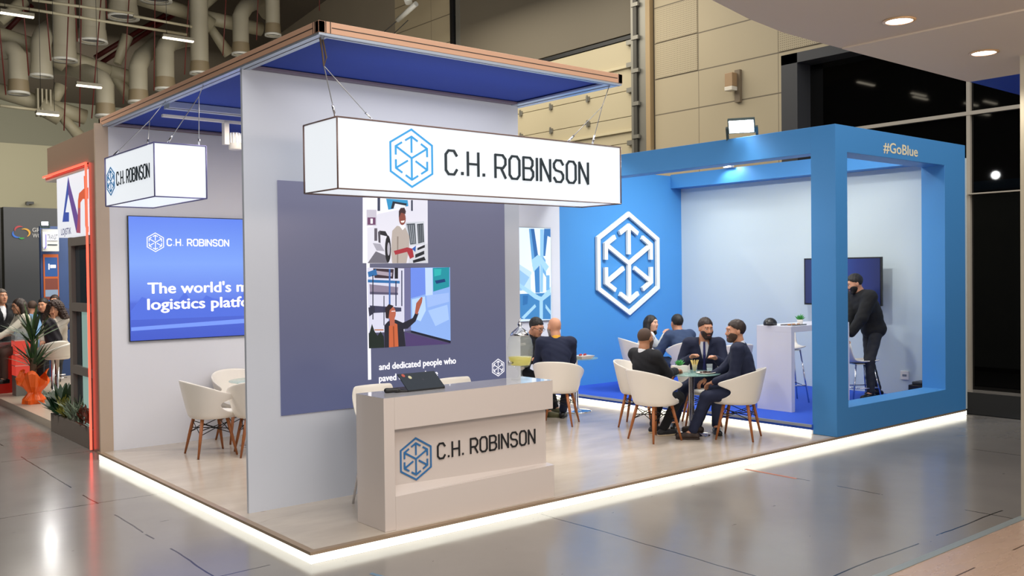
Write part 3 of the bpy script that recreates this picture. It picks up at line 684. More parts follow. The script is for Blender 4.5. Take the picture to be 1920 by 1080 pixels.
def panel_material(name, h, y0, sy, z0, sz, lw, line):
    m = D.materials.new(name); m.use_nodes = True; nt = m.node_tree; N = nt.nodes; L = nt.links
    b = N['Principled BSDF']; b.inputs['Roughness'].default_value = .6
    tc = N.new('ShaderNodeTexCoord'); sp = N.new('ShaderNodeSeparateXYZ'); L.new(tc.outputs['Object'], sp.inputs[0])
    def ma(op, a, bb=None):
        q = N.new('ShaderNodeMath'); q.operation = op
        for i, s in enumerate((a, bb)):
            if s is None: continue
            if isinstance(s, (int, float)): q.inputs[i].default_value = s
            else: L.new(s, q.inputs[i])
        return q.outputs[0]
    out = None
    for ax, o, s, w in ((1, y0, sy, lw*.5), (2, z0, sz, lw)):
        if not s: continue
        t = ma('DIVIDE', ma('SUBTRACT', sp.outputs[ax], o), s)
        ln = ma('LESS_THAN', ma('ABSOLUTE', ma('SUBTRACT', ma('FRACT', ma('ADD', t, .5)), .5)), w/s)
        out = ln if out is None else ma('MAXIMUM', out, ln)
    n = N.new('ShaderNodeTexNoise'); n.inputs['Scale'].default_value = .7; L.new(tc.outputs['Object'], n.inputs['Vector'])
    c = lin(h)
    mx = N.new('ShaderNodeMix'); mx.data_type = 'RGBA'; mx.inputs[6].default_value = tuple(x*.92 for x in c)+(1,); mx.inputs[7].default_value = tuple(x*1.06 for x in c)+(1,)
    L.new(n.outputs['Fac'], mx.inputs[0])
    m2 = N.new('ShaderNodeMix'); m2.data_type = 'RGBA'; L.new(out, m2.inputs[0]); L.new(mx.outputs[2], m2.inputs[6]); m2.inputs[7].default_value = (*lin(line), 1)
    L.new(m2.outputs[2], b.inputs['Base Color'])
    return m
WALLP = panel_material('beige_wall_panels', 'b5a78a', 6.41, 1.87, 5.243, .745, .012, '6d6250')
WALLD = mat('grey_brown_wall_and_shade', '8d8372', .7, var=.06, vscale=1)  # far stretch: shade on the hall wall put into this darker colour
DOORP = mat('beige_door_panel', 'bdb192', .55)
# right hall wall with the glass opening (opening y -5..4.48, z 0..5.92)
mb = MB()
mb.box((12, 4.48, 0), (12.3, 7.57, 14), WALLP); mb.box((12, -9, 5.92), (12.3, 4.48, 14), WALLP)
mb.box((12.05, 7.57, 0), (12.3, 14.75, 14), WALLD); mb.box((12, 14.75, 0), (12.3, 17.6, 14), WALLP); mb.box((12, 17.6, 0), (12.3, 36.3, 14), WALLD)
struct('wall_right', mb)
GREYF = mat('dark_grey_window_frame', '3b3c40', .5)
win = tag(thing('window_1', None, None, (12, 0, 0)), kind='structure')
mb = MB(); mb.box((12.0, 4.14, 0), (12.42, 4.48, 5.92), GREYF); mb.box((12.0, -9, 5.74), (12.42, 4.48, 5.92), GREYF); mb.build('window_frame', win)
MUL = mat('pale_window_mullion', 'b9b0a2', .4)
mb = MB()
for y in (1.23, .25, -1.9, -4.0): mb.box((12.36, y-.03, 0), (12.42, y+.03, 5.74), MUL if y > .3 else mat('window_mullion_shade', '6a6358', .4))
mb.box((12.353, -9, 4.42), (12.42, 4.14, 4.48), MUL); mb.box((12.3, -9, 3.14), (12.42, 1.23, 3.16), MUL)
mb.build('mullion', win)
GL = mat('night_window_glass', '060606', .03, spec=.6)
mb = MB(); mb.box((12.42, -9, 0), (12.46, 4.14, 5.74), GL); mb.build('pane', win)
# perforated panels
def perf_mat():
    m = D.materials.new('perforated_panel'); m.use_nodes = True; nt = m.node_tree; N = nt.nodes; L = nt.links
    b = N['Principled BSDF']; b.inputs['Roughness'].default_value = .6
    tc = N.new('ShaderNodeTexCoord'); mp = N.new('ShaderNodeMapping'); mp.inputs['Scale'].default_value = (0, 24, 24); L.new(tc.outputs['Object'], mp.inputs[0])
    fr = N.new('ShaderNodeVectorMath'); fr.operation = 'FRACTION'; L.new(mp.outputs[0], fr.inputs[0])
    sb = N.new('ShaderNodeVectorMath'); sb.operation = 'DISTANCE'; L.new(fr.outputs[0], sb.inputs[0]); sb.inputs[1].default_value = (0, .5, .5)
    lt = N.new('ShaderNodeMath'); lt.operation = 'LESS_THAN'; L.new(sb.outputs['Value'], lt.inputs[0]); lt.inputs[1].default_value = .2
    mx = N.new('ShaderNodeMix'); mx.data_type = 'RGBA'; L.new(lt.outputs[0], mx.inputs[0])
    mx.inputs[6].default_value = (*lin('b5a78a'), 1); mx.inputs[7].default_value = (*lin('6b5f4b'), 1); L.new(mx.outputs[2], b.inputs['Base Color'])
    return m
PERF = perf_mat()
for i, (y0, y1, z0, z1, d) in enumerate(((6.43, 7.53, 6.0, 6.72, 'lower dotted perforated panel on the beige wall beside the door track'), (6.43, 7.53, 6.75, 7.46, 'upper dotted perforated panel on the beige wall beside the door track'), (3.3, 4.52, 6.0, 6.72, 'dotted perforated panel above the dark window corner'))):
    mb = MB(); mb.box((11.985, y0, z0), (12.0, y1, z1), PERF); tag(mb.build('perforated_panel'), d, 'panel', 'perforated acoustic panels')
# roll up industrial door
door = tag(thing('door_1', None, None, (12, 11, 0)), kind='structure')
mb = MB(); zs = [0, .95, 1.85, 2.6, 3.35, 4.1, 4.75, 5.32, 5.88, 6.42, 6.97]
for a, b in zip(zs, zs[1:]): mb.box((11.98, 8.12, a+.006), (12.04, 14.6, b-.006), DOORP)
mb.build('door_leaf', door, bevel=.006)
mb = MB(); mb.box((11.96, 8.0, 6.98), (12.05, 14.7, 7.06), BLACK); mb.build('top_seal', door)
RAILM = mat('grey_steel_rail', '8d8a80', .4, .5)
for z in (5.02, 6.40): mb = MB(); mb.box((11.93, 8.12, z-.03), (11.98, 14.6, z+.03), mat('pale_rib', 'c9bd9c', .5)); mb.build('stiffening_rib', door)
for y in (9.55, 10.8, 11.9):
    for z in (5.32, 5.88, 4.75):
        mb = MB(); mb.box((11.94, y-.05, z-.05), (11.98, y+.05, z+.05), RAILM); mb.box((11.92, y-.02, z-.08), (11.94, y+.02, z+.08), RAILM); mb.build('hinge', door)
for z in (4.75, 5.88, 6.9, 6.42):
    mb = MB(); mb.box((11.9, 8.05, z-.06), (11.98, 8.3, z+.04), RAILM); mb.build('roller_bracket', door)
mb = MB(); mb.box((11.86, 8.06, 0), (11.98, 8.12, 14), RAILM); mb.box((11.86, 7.96, 0), (11.9, 8.06, 14), mat('dark_rail', '4e4c46', .5, .4)); mb.box((11.9, 7.62, 0), (12.02, 7.74, 14), mat('ochre_rail_edge', 'a8906a', .5)); mb.box((11.92, 7.74, 0), (12.0, 7.96, 14), RAILM)
for k in range(14): mb.box((11.84, 7.9, .6+k*.7), (11.9, 8.1, .68+k*.7), RAILM)
mb.build('door_track', door)
mb = MB(); mb.box((11.9, 14.62, 0), (12.02, 14.74, 14), BLACK); mb.box((11.96, 14.4, 0), (12.02, 14.56, 14), RAILM); mb.build('door_track', door)
mb = MB(); mb.box((11.99, 8.12, 7.1), (12.05, 14.6, 14), mat('dark_panel_above_door', '6e6657', .7)); mb.build('upper_panel', door)
# wall speaker on the beige wall
t = thing('wall_speaker', 'small beige box fixture on the beige wall above the blue room', 'speaker', (11.9, 5.45, 5.6))
mb = MB(); mb.box((11.78, 5.42, 5.5), (11.95, 5.60, 5.76), mat('tan_plastic', 'a98a66', .5)); mb.box((11.77, 5.42, 5.42), (11.95, 5.6, 5.5), mat('cream_plastic', 'e4dccb', .5)); mb.build('housing', t, bevel=.01)
mb = MB(); mb.box((11.93, 5.36, 5.2), (12.0, 5.48, 5.82), mat('brown_grey_bracket', '7c6d58', .5)); mb.build('bracket', t)
mb = MB(); mb.box((-14.2, -14, 0), (-14, 36, 12.4), mat('dim_left_wall', '1a1816', .8)); struct('wall_left', mb)  # unseen side wall, added dark so the glass front mirrors it
# far end wall and roof
mb = MB(); mb.box((-14, 36, 0), (12, 36.3, 14), mat('olive_grey_wall', '7c7a6a', .8)); mb.box((-14, 35.95, 4.8), (12, 36.0, 7.38), mat('sand_wall_band', 'a8a28a', .8)); struct('wall_back', mb)
mb = MB(); mb.add([(-14, 9, 12.4), (12.3, 9, 12.4), (12.3, 36.3, 9.2), (-14, 36.3, 9.2), (-14, 9, 12.6), (12.3, 9, 12.6), (12.3, 36.3, 9.4), (-14, 36.3, 9.4)], [(0, 1, 2, 3), (4, 7, 6, 5), (0, 4, 5, 1), (1, 5, 6, 2), (2, 6, 7, 3), (3, 7, 4, 0)], mat('dark_roof_deck', '51483d', .9)); struct('ceiling', mb)

# ------------------------------------------------------------------ ducts, trusses, rods, lamps high in the hall
DUCTM = mat('cream_duct_sheet', 'a8a28f', .5, var=.08, vscale=2)
DUCTD = mat('tan_duct_collar', '8a7c62', .5)
WHR = mat('white_ring', 'd9d9d2', .4)
DUCTS = [[2.51, 6.559, 0.224, 7.615, 1.771, 7.766], [3.041, 7.046, 0.241, 7.997, 3.657, 8.656], [3.586, 7.52, 0.27, 11.05], [4.279, 8.097, 0.316, 11.05], [5.055, 8.844, 0.352, 11.05], [4.563, 6.191, 0.226, 7.139, 4.2, 7.6], [5.417, 6.644, 0.236, 7.698, 6.229, 8.427], [6.133, 7.068, 0.244, 8.271, 7.124, 8.856], [7.103, 7.624, 0.242, 11.05], [8.314, 8.325, 0.228, 9.547, 9.467, 10.393], [9.31, 9.025, 0.209, 11.05], [5.916, 9.458, 0.368, 11.05]]
DL = ['flared grey air duct outlet furthest left under the hall roof', 'second cream air duct outlet from the left, bent right under the hall roof', 'straight cream air duct dropping beside the two widest ducts', 'wide straight air duct with open white ring, left of the widest one', 'widest cream air duct at the top of the picture with shiny ring mouth', 'slim air duct ending just above the corner of the stand roof', 'bent air duct second along the sloping edge of the stand roof', 'bent air duct third along the sloping edge of the stand roof', 'straight air duct fourth along the sloping edge of the stand roof', 'air duct with tan collar bent right behind the stand roof edge', 'thin air duct closest to the front corner of the stand roof', 'air duct mouth cut by the top edge of the picture']
for d, l in zip(DUCTS, DL):
    x, zb, r, zt = d[:4]
    t = thing('air_duct', l, 'duct', (x, 20, zb), 'hanging air ducts')
    if len(d) > 4:
        ex, ez = d[4], d[5]
        dx, dz = ex-x, ez-zt
        pts = [(x, 20, zb), (x, 20, zt-r*.6), (x+dx*.10, 20.1, zt+dz*.05), (x+dx*.35, 20.5, zt+dz*.4), (ex, 21.3, ez), (ex+dx*1.0, 23.2, min(ez+dz*.9, 10.6))]
    else: pts = [(x, 20, zb), (x, 20, zt)]
    mb = MB(); mb.tube(pts, r, DUCTM, 20, False); mb.build('duct_pipe', t)
    mb = MB(); mb.tube([(x, 20, zb-.02), (x, 20, zb+.32)], [r*1.14, r*1.03], DUCTD if l.find('tan') > 0 or r < .24 else DUCTM, 20, False); mb.build('duct_collar', t)
    mb = MB(); mb.lathe((x, 20, zb), [(r*.92, .0), (r*1.16, -.03), (r*1.16, .03), (r*.92, .05)], WHR, 24, caps=False); mb.build('outlet_ring', t)
    mb = MB()
    for k in range(7):
        q = -.8*r+k*r*.266; w_ = math.sqrt(max(.01, (.93*r)**2-q*q)); mb.box((x-w_, 20+q, zb+.05), (x+w_, 20+q+.02, zb+.12), STEEL)
    mb.lathe((x, 20, zb+.15), [(.0, 0), (r*.98, 0)], BLACK, 20, caps=False); mb.build('outlet_vane', t)
TRM = mat('cream_painted_truss', 'a8a189', .5)
def truss(label, chords, diags, y=21):
    x0, z0 = chords[0][0], chords[0][1]
    t = thing('roof_truss', label, 'truss', (x0, y, z0), 'tubular roof trusses')
    for a, b, c, d in chords: mb = MB(); mb.tube([(a, y, b), (c, y, d)], .20, TRM, 14); mb.build('chord', t)
    for a, b, c, d in diags: mb = MB(); mb.tube([(a, y, b), (c, y, d)], [.11, .17], TRM, 12); mb.build('strut', t)
    for a, b, c, d in chords[:1]:
        mb = MB()
        mb.tube([(c-.25, y-.2, d-.05), (c+.25, y-.2, d-.3)], .24, TRM, 12)
        for k in range(4): mb.box((c-.35+k*.1, y-.42, d-.35), (c-.31+k*.1, y-.2, d+.35), TRM)
        mb.build('node_joint', t)
CH = [[5.72, 9.728, 7.522, 9.509], [7.522, 9.509, 9.408, 9.418], [2.198, 8.202, 3.569, 7.909], [3.569, 7.909, 4.974, 7.57], [4.974, 7.57, 5.752, 7.447], [2.172, 6.769, 3.414, 6.494], [3.414, 6.494, 4.334, 6.276]]
DG = [[7.678, 9.411, 8.388, 8.521], [4.974, 7.57, 5.57, 6.91], [3.645, 6.35, 4.256, 5.669], [7.477, 9.624, 7.93, 10.166], [5.188, 7.816, 5.457, 8.613], [3.585, 6.624, 3.736, 7.062], [2.324, 8.492, 2.891, 9.159]]
truss('upper right tubular roof truss with ribbed joint', CH[:2], [DG[0], DG[3]])
truss('middle tubular roof truss passing behind the air ducts', CH[2:5], [DG[1], DG[4], DG[6]])
truss('lowest tubular roof truss near the far left wall', CH[5:], [DG[2], DG[5]])
REDM = mat('red_pipe_paint', '5e1e1a', .5)
ORD = ['first', 'second', 'third', 'fourth', 'fifth', 'sixth', 'seventh', 'eighth', 'ninth', 'tenth', 'eleventh', 'twelfth', 'thirteenth', 'last']
RANK = [0, 1, 2, 5, 7, 8, 9, 10, 11, 3, 4, 6, 12, 13]
for i, (a, b, c, d) in enumerate([[2.042, 7.592, 2.124, 6.4], [2.574, 8.045, 2.637, 6.925], [3.054, 8.776, 3.138, 7.356], [3.725, 9.026, 3.768, 7.923], [4.471, 9.158, 4.501, 8.618], [5.003, 8.492, 4.86, 6.47], [5.701, 8.461, 5.66, 6.906], [6.576, 8.74, 6.481, 7.432], [7.686, 9.727, 7.566, 8.099], [3.471, 6.723, 3.415, 5.653], [3.809, 6.668, 3.781, 5.779], [4.174, 7.075, 4.078, 6.022], [8.633, 9.895, 8.564, 8.675], [10.575, 10.238, 10.569, 9.842]]):
    mb = MB(); mb.tube([(c+(a-c)*(11.1-d)/(b-d), 19.5, 11.1), (c, 19.5, d)], .015, REDM, 8)
    tag(mb.build('sprinkler_drop'), 'thin dark red pipe hanging near the air ducts, %s of these pipes from the left' % ORD[RANK[i]], 'pipe', 'red sprinkler drops')
for (a, b, c, d), l in zip([[5.173, 8.355, 7.231, 9.928], [5.347, 8.224, 7.557, 10.031], [3.528, 9.583, 2.846, 8.737]], ('upper of two parallel slanted dark red beams behind the ducts', 'lower of two parallel slanted dark red beams behind the ducts', 'short slanted dark red beam at the far upper left')):
    mb = MB(); mb.tube([(a, 23, b), (c, 23, d)], .07, REDM, 8); tag(mb.build('red_beam'), l, 'beam')
for (a, b, c, d), l in zip([[1.838, 8.3, 6.181, 8.262], [2.516, 8.517, 4.837, 8.591], [4.836, 8.524, 6.325, 8.492], [1.796, 5.965, 2.642, 5.94]], ('long thin cable rail carrying the two nearer hall lamps', 'short pale cable rail at the top left edge', 'short pale cable rail right of the widest duct', 'lowest cable rail above the far left lamp')):
    mb = MB(); mb.tube([(a, 18.5, b), (c, 18.5, d)], .035, TRM, 8); tag(mb.build('cable_rail'), l, 'rail')
LAMPE = mat('linear_lamp_glow', 'fff3da', .4, emit=3.0)
def linear_lamp(x0, x1, y, z, l, zt=11.2):
    t = thing('linear_lamp', l, 'lamp', ((x0+x1)/2, y, z), 'linear hall lamps')
    mb = MB(); mb.box((x0, y-.05, z), (x1, y+.05, z+.07), mat('lamp_housing', '6f6a5c', .5)); mb.build('housing', t)
    mb = MB(); mb.box((x0+.01, y-.045, z-.035), (x1-.01, y+.045, z), LAMPE); mb.build('diffuser', t)
    mb = MB()
    for x in (x0+.1, x1-.1): mb.tube([(x, y, z+.07), (x, y, zt)], .006, BLACK, 5)
    mb.build('suspension_wire', t)
for (a, b, c, d), l in zip([[1.737, 8.001, 2.441, 7.997], [5.383, 7.973, 6.17, 8.009], [3.327, 6.556, 3.905, 6.548], [2.447, 5.8, 2.938, 5.787]], ('glowing bar lamp at the top left corner of the picture', 'glowing bar lamp right of the widest air duct', 'glowing bar lamp under the middle roof truss', 'lowest glowing bar lamp above the far left wall')):
    linear_lamp(a, c, 18, (b+d)/2, l)
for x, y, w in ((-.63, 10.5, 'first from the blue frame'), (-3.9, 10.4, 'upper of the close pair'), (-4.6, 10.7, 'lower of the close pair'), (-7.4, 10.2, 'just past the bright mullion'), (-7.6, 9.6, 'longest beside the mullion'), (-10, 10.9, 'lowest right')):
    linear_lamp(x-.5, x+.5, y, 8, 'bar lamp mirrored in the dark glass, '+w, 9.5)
# white strut with tensioned cable
t = thing('roof_prop', 'white tapered roof prop with tension cable above the stand roof', 'strut', (11, 15.7, 9.4))
mb = MB(); mb.tube([(11, 15.9, 10.6), (11, 15.35, 9.2)], [.26, .10], WHR, 12); mb.build('prop', t)
mb = MB(); mb.tube([(11, 15.0, 9.1), (11, 15.9, 8.86), ], .07, WHR, 10); mb.build('clevis', t)
mb = MB(); mb.tube([(11, 15.9, 8.86), (11, 19.8, 7.9)], .012, BLACK, 6); mb.tube([(11, 15.4, 8.75), (11, 19.2, 7.6)], .012, BLACK, 6); mb.build('cable', t)

mb = MB(); mb.box((4.68, -.66, .0005), (4.715, -.08, .0015), mat('orange_tape', 'b0684e', .5)); tag(mb.build('floor_tape'), 'worn orange tape strip on the floor seam in front of the stand', 'tape')
mb = MB(); mb.add([(.365, -1.06, .0015), (.325, -1.06, .0015), (.205, -.42, .0015), (.235, -.41, .0015)], [(0, 1, 2, 3)], mat('blue_tape', '5f7f98', .5)); tag(mb.build('floor_tape'), 'faded blue tape strip on the floor just in front of the lit platform corner', 'tape')

# ------------------------------------------------------------------ stand platform
mb = MB()
PLF = floor_material('stand_laminate_floor', 'd3c6b6', 'a0968c', (.08, .26), 2.0, 1.0, 30, 30, .001, '8a7c70', (1, 3, 1))
mb.add([(0.05, .05, FZ), (9.576, .05, FZ), (9.576, 4.9, FZ), (.05, 4.9, FZ)], [(0, 1, 2, 3)], PLF)
struct('floor_stand_platform', mb)
mb = MB()
TRIMB = mat('bronze_edge_profile', 'a58f78', .4, .3)
mb.box((0, 0, FZ-.022), (9.576, .05, FZ), TRIMB); mb.box((0, .05, FZ-.022), (.05, 4.9, FZ), TRIMB); struct('trim_2', mb)
t = thing('edge_light_strip', 'glowing white light strip running round the foot of the stand platform', 'light strip', (0, 0, 0))
mb = MB(); mb.box((.012, .012, .004), (9.62, .03, FZ-.022), STRIP); mb.build('front_strip', t)
mb = MB(); mb.box((.012, .03, .004), (.03, 4.86, FZ-.022), STRIP); mb.build('side_strip', t)
# raised blue floor with its lit step
mb = MB(); mb.box((6.45, .3, FZ+.05), (9.576, 4.825, RZ), mat('royal_blue_carpet', '1f4fc0', .9, bump=.1, bscale=300)); struct('floor_blue_raised', mb)
mb = MB(); mb.box((6.43, .3, RZ-.03), (6.45, 4.825, RZ), ALU); mb.box((6.47, .3, FZ), (9.57, 4.825, FZ+.05), WHITE); struct('trim_3', mb)
mb = MB(); mb.box((6.452, .32, FZ+.002), (6.468, 4.82, FZ+.055), mat('step_strip_glow', 'fff8e0', .4, emit=2.5)); tag(mb.build('step_light_strip'), 'white light strip under the edge of the raised blue floor', 'light strip')

# ------------------------------------------------------------------ stand walls
XL, YB = .10, 4.825
mb = MB(); mb.box((.15, YB, FZ), (6.73, YB+.1, 3.60), WHITE); struct('wall_back_white', mb)
mb = MB(); mb.box((.015, YB-.015, FZ-.05), (.15, YB+.02, 3.62), mat('brown_grey_profile', 'b8a491', .4, .1)); struct('trim_4', mb)
mb = MB(); mb.box((6.73, YB, FZ), (9.68, YB+.1, 3.58), BLUE); struct('wall_back_blue', mb)
ROOMW = mat('pale_blue_white_wall', 'c8d4d8', .5, bump=.02, bscale=6)
mb = MB(); mb.box((9.56, .02, FZ), (9.66, YB, 3.42), ROOMW); struct('wall_meeting_room', mb)
mb = MB(); mb.box((9.29, .31, 3.37), (9.66, YB, 3.60), BLUE); struct('trim_5', mb)
# blue portal: front frame with the opening, and beam running back
t = thing('blue_portal_frame', 'big blue frame with square window opening at the right end of the stand', 'frame', (8, 0, 0))
def ringframe(x0, x1, z0, z1, a0, a1, b0, b1, y0, y1, m):
    mb = MB()
    o = [(x0, z0), (x1, z0), (x1, z1), (x0, z1)]; i = [(a0, b0), (a1, b0), (a1, b1), (a0, b1)]
    vs = [(x, y0, z) for x, z in o]+[(x, y0, z) for x, z in i]+[(x, y1, z) for x, z in o]+[(x, y1, z) for x, z in i]
    fs = []
    for k in range(4):
        n = (k+1) % 4
        fs += [(k, n, n+4, k+4), (k+8, k+12, n+12, n+8), (k, k+8, n+8, n), (k+4, n+4, n+12, k+12)]
    return mb.add(vs, fs, m)
ringframe(6.474, 9.576, FZ+.002, 3.583, 6.715, 9.014, .402, 3.284, 0.0, .311, BLUE).build('front_frame', t, bevel=.004)
mb = MB(); mb.box((6.474, .311, 3.285), (6.715, YB, 3.583), BLUE); mb.build('side_beam', t, bevel=.004)
mb = MB(); put_text(mb, frame((0, 0, 0), (1, 0, 0)), '#GoBlue', 7.50, 3.345, .81, .118, mat('pale_gold_letters', 'f2e6c4', .4), .02, .003); mb.build('lettering', t)
# relief logo
mb = MB(); logo(mb, frame((0, YB-.03, 0), (1, 0, 0)), 8.20, 2.10, .835, mat('white_foam_letters', 'eceee8', .5), .085, .045, -.012)
tag(mb.build('relief_logo'), 'big white raised hexagon of arrows on the bright blue wall', 'logo')

# LED wall
mb = MB(); mb.box((.125, 1.272, FZ), (2.945, 1.305, 3.629), mat('led_wall_panel', 'c6cbd6', .35)); struct('wall_led_panel', mb)
def grad_screen(name, stops, axis, a, b, strength, rough=.25, lines=0):
    m = D.materials.new(name); m.use_nodes = True; nt = m.node_tree; N = nt.nodes; L = nt.links
    bs = N['Principled BSDF']; bs.inputs['Base Color'].default_value = (.02, .02, .03, 1); bs.inputs['Roughness'].default_value = rough
    tc = N.new('ShaderNodeTexCoord'); sp = N.new('ShaderNodeSeparateXYZ'); L.new(tc.outputs['Object'], sp.inputs[0])
    mr = N.new('ShaderNodeMapRange'); mr.inputs[1].default_value = a; mr.inputs[2].default_value = b; L.new(sp.outputs[axis], mr.inputs[0])
    cr = N.new('ShaderNodeValToRGB'); L.new(mr.outputs[0], cr.inputs[0])
    e = cr.color_ramp.elements
    while len(e) < len(stops): e.new(.5)
    for q, (p, h) in zip(e, stops): q.position = p; q.color = (*lin(h), 1)
    L.new(cr.outputs[0], bs.inputs['Emission Color']); bs.inputs['Emission Strength'].default_value = strength
    return m
t = thing('led_video_wall', 'huge grey LED video wall showing truck photo and dedicated people text', 'screen', (1.58, 1.27, 1.78))
mb = MB(); mb.box((.409, 1.262, .834), (2.754, 1.272, 2.735), grad_screen('led_screen', [(0, '545a7c'), (.35, '5a5c78'), (.7, '66667e'), (1, '70708a')], 2, -1, 1, .95)); mb.build('screen', t)
mb = MB(); F0 = frame((0, 1.262, 0), (1, 0, 0))
arts(mb, F0, LED_ART, .95)
mb.poly(F0, [(1.218, 1.06), (1.250, 1.06), (1.250, 2.62), (1.218, 2.62)], mat('screen_white', 'f6f4fb', .4, emit=1.0), 0, .0005)
mb.build('photo_content', t)
mb = MB(); WT = mat('screen_white', 'f6f4fb', .4, emit=1.0)
put_text(mb, F0, 'and dedicated people who', 1.328, 1.137, .822, .056, WT, .032, .006)
put_text(mb, F0, 'paved our way here', 1.326, 1.036, .618, .056, WT, .032, .006)
mb.build('caption', t)
mb = MB(); logo(mb, F0, 2.650, 1.062, .085, WT, .09, 0, .006); mb.build('emblem', t)
# blue wall screen
t = thing('wall_screen', 'large blue screen with white headline about logistics on the back wall', 'screen', (1.3, YB-.03, 1.95))
mb = MB(); mb.box((.335, YB-.03, 1.262), (2.9, YB-.005, 2.642), BLACK); mb.build('bezel', t)
mb = MB(); mb.box((.342, YB-.034, 1.271), (2.893, YB-.03, 2.633), grad_screen('blue_screen', [(0, '3a56c8'), (.3, '4a68d8'), (.33, '5f80ea'), (.62, '7ea6fb'), (1, '5f86f2')], 2, -.68, .68, 1.0)); mb.build('screen', t)
F1 = frame((0, YB-.034, 0), (1, 0, 0)); mb = MB()
sk = mat('skyline_blue', '4a67cf', .4, emit=1.0)
mb.poly(F1, [(.35, 1.60)]+[(.35+i*.12, 1.60+.10*((i*7) % 3)/2+.1*(i % 2)) for i in range(1, 20)]+[(2.8, 1.6), (2.8, 1.5), (.35, 1.5)], sk, 0, .001)
mb.poly(F1, [(.35, 1.42), (2.8, 1.50), (2.8, 1.44), (.35, 1.38)], mat('road_blue', '6f8fe6', .4, emit=1.0), 0, .001)
mb.build('skyline_picture', t)
mb = MB()
put_text(mb, F1, "The world's most", .536, 1.785, 1.42, .118, WT, .028, .004)
put_text(mb, F1, 'logistics platform', .530, 1.607, 1.42, .118, WT, .028, .004); mb.build('headline', t); mb = MB()
brand_text(mb, F1, 'C.H. ROBINSON', .757, 2.318, .712, .072, WT, .24, 0, .004)
mb.build('company_name', t); mb = MB()
logo(mb, F1, .626, 2.352, .108, WT, .085, 0, .004); mb.build('logo', t)
# portrait screen
t = thing('portrait_screen', 'upright screen with pale blue branching graphic on the white back wall', 'screen', (6.1, YB-.03, 1.94))
mb = MB(); mb.box((5.76, YB-.03, 1.245), (6.525, YB-.005, 2.64), BLACK); mb.build('bezel', t)
mb = MB(); mb.box((5.765, YB-.033, 1.25), (6.52, YB-.03, 2.635), mat('pale_screen', 'cfe2f4', .3, emit=.95)); mb.build('screen', t)
mb = MB(); arts(mb, frame((0, YB-.033, 0), (1, 0, 0)), TREE_ART, .95); mb.build('branch_graphic', t)

# ------------------------------------------------------------------ stand roof
t = thing('stand_canopy', 'square roof frame with rose gold edge and dark blue cloth over the stand', 'canopy', (1.5, 2.4, 3.6))
x0, x1, y0, y1, zt, zb = .088, 3.022, -.059, YB+.1, 3.684, 3.605
def profile(a, b, horizontal, m=COPPER):
    pass
mb = MB()
mb.box((x0, y0, zb), (x1, y0+.05, zt), COPPER); mb.box((x0, y0, zb), (x0+.05, y1, zt), COPPER); mb.box((x1-.05, y0, zb), (x1, y1, zt), COPPER); mb.box((x0, y1-.05, zb), (x1, y1, zt), COPPER)
mb.build('edge_profile', t, bevel=.003)
mb = MB(); zm = (zt+zb)/2
mb.box((x0+.10, y0-.0015, zm-.003), (x1-.06, y0, zm+.003), DARK); mb.box((x0-.0015, y0+.08, zm-.003), (x0, y1-.1, zm+.003), DARK)
for x in (x0+.055, x0+.09, x1-.045): mb.box((x-.003, y0-.0016, zb), (x+.003, y0, zt), DARK)
for y in (y0+.055, y0+.08): mb.box((x0-.0016, y-.003, zb), (x0, y+.003, zt), DARK)
mb.build('groove', t)
mb = MB()
for a, b in (((x0+.004, y0+.004), (x1-.004, y0+.07)), ((x0+.004, y0+.07), (x0+.10, y1)), ((x1-.16, y0+.07), (x1-.004, y1))): mb.box((a[0], a[1], zb-.016), (b[0], b[1], zb), ALU)
mb.build('inner_rail', t)
mb = MB()
for a, b in (((x0+.06, y0+.035), (x1, y0+.04)), ((x0+.05, y0+.07), (x0+.056, y1)), ((x1-.09, y0+.07), (x1-.075, y1))): mb.box((a[0], a[1], zb-.0175), (b[0], b[1], zb-.016), DARK)
mb.build('rail_groove', t)
mb = MB(); mb.box((x0+.05, y0+.05, zb+.012), (x1-.05, y1-.05, zb+.02), NAVYF); mb.build('cloth_panel', t)
mb = MB(); mb.box((x0+.1, 1.18, zb-.012), (x1-.16, 1.262, zb+.005), mat('mauve_rail', '6d6072', .5)); mb.build('cross_rail', t); mb = MB(); mb.box((x0+.1, YB-.18, zb-.01), (x1, YB-.06, zb+.004), mat('mauve_rail', '6d6072', .5)); mb.build('cross_rail', t)
mb = MB(); mb.box((x0+.1, 3.05, zb-.05), (x1-.1, 3.20, zb+.005), ALU); mb.box((x0+.1, 3.10, zb-.052), (x1-.1, 3.115, zb-.05), DARK); mb.build('cross_beam', t)
# spotlight on its track
t = thing('track_spotlight', 'white ribbed spotlight hanging from the track under the blue roof cloth', 'spotlight', (.92, 3.25, 3.5))
mb = MB(); mb.box((.25, 3.40, 3.52), (2.8, 3.45, 3.545), WHITE2); mb.build('track', t)
mb = MB(); mb.box((.86, 3.39, 3.30), (.91, 3.46, 3.53), WHITE2); mb.build('adapter', t)
mb = MB(); mb.lathe((.985, 3.425, 3.34), [(.055, -.085), (.065, -.08), (.066, .06), (.05, .085), (.0, .085)], WHITE2, 26)
for k in range(14): 
    a = k*math.pi/7; mb.box((.985+.066*math.cos(a)-.004, 3.425+.066*math.sin(a)-.004, 3.32), (.985+.066*math.cos(a)+.004, 3.425+.066*math.sin(a)+.004, 3.42), ALU)
mb.build('lamp_head', t)
mb = MB(); mb.lathe((.985, 3.425, 3.34), [(.0, -.079), (.052, -.079), (.052, -.076)], mat('spot_lens_glow', 'fff6e8', .4, emit=8)); mb.build('lens', t)
spot('track_spot_light', (.985, 3.425, 3.24), (.9, 4.0, .5), 40, (1, .93, .85), 100)

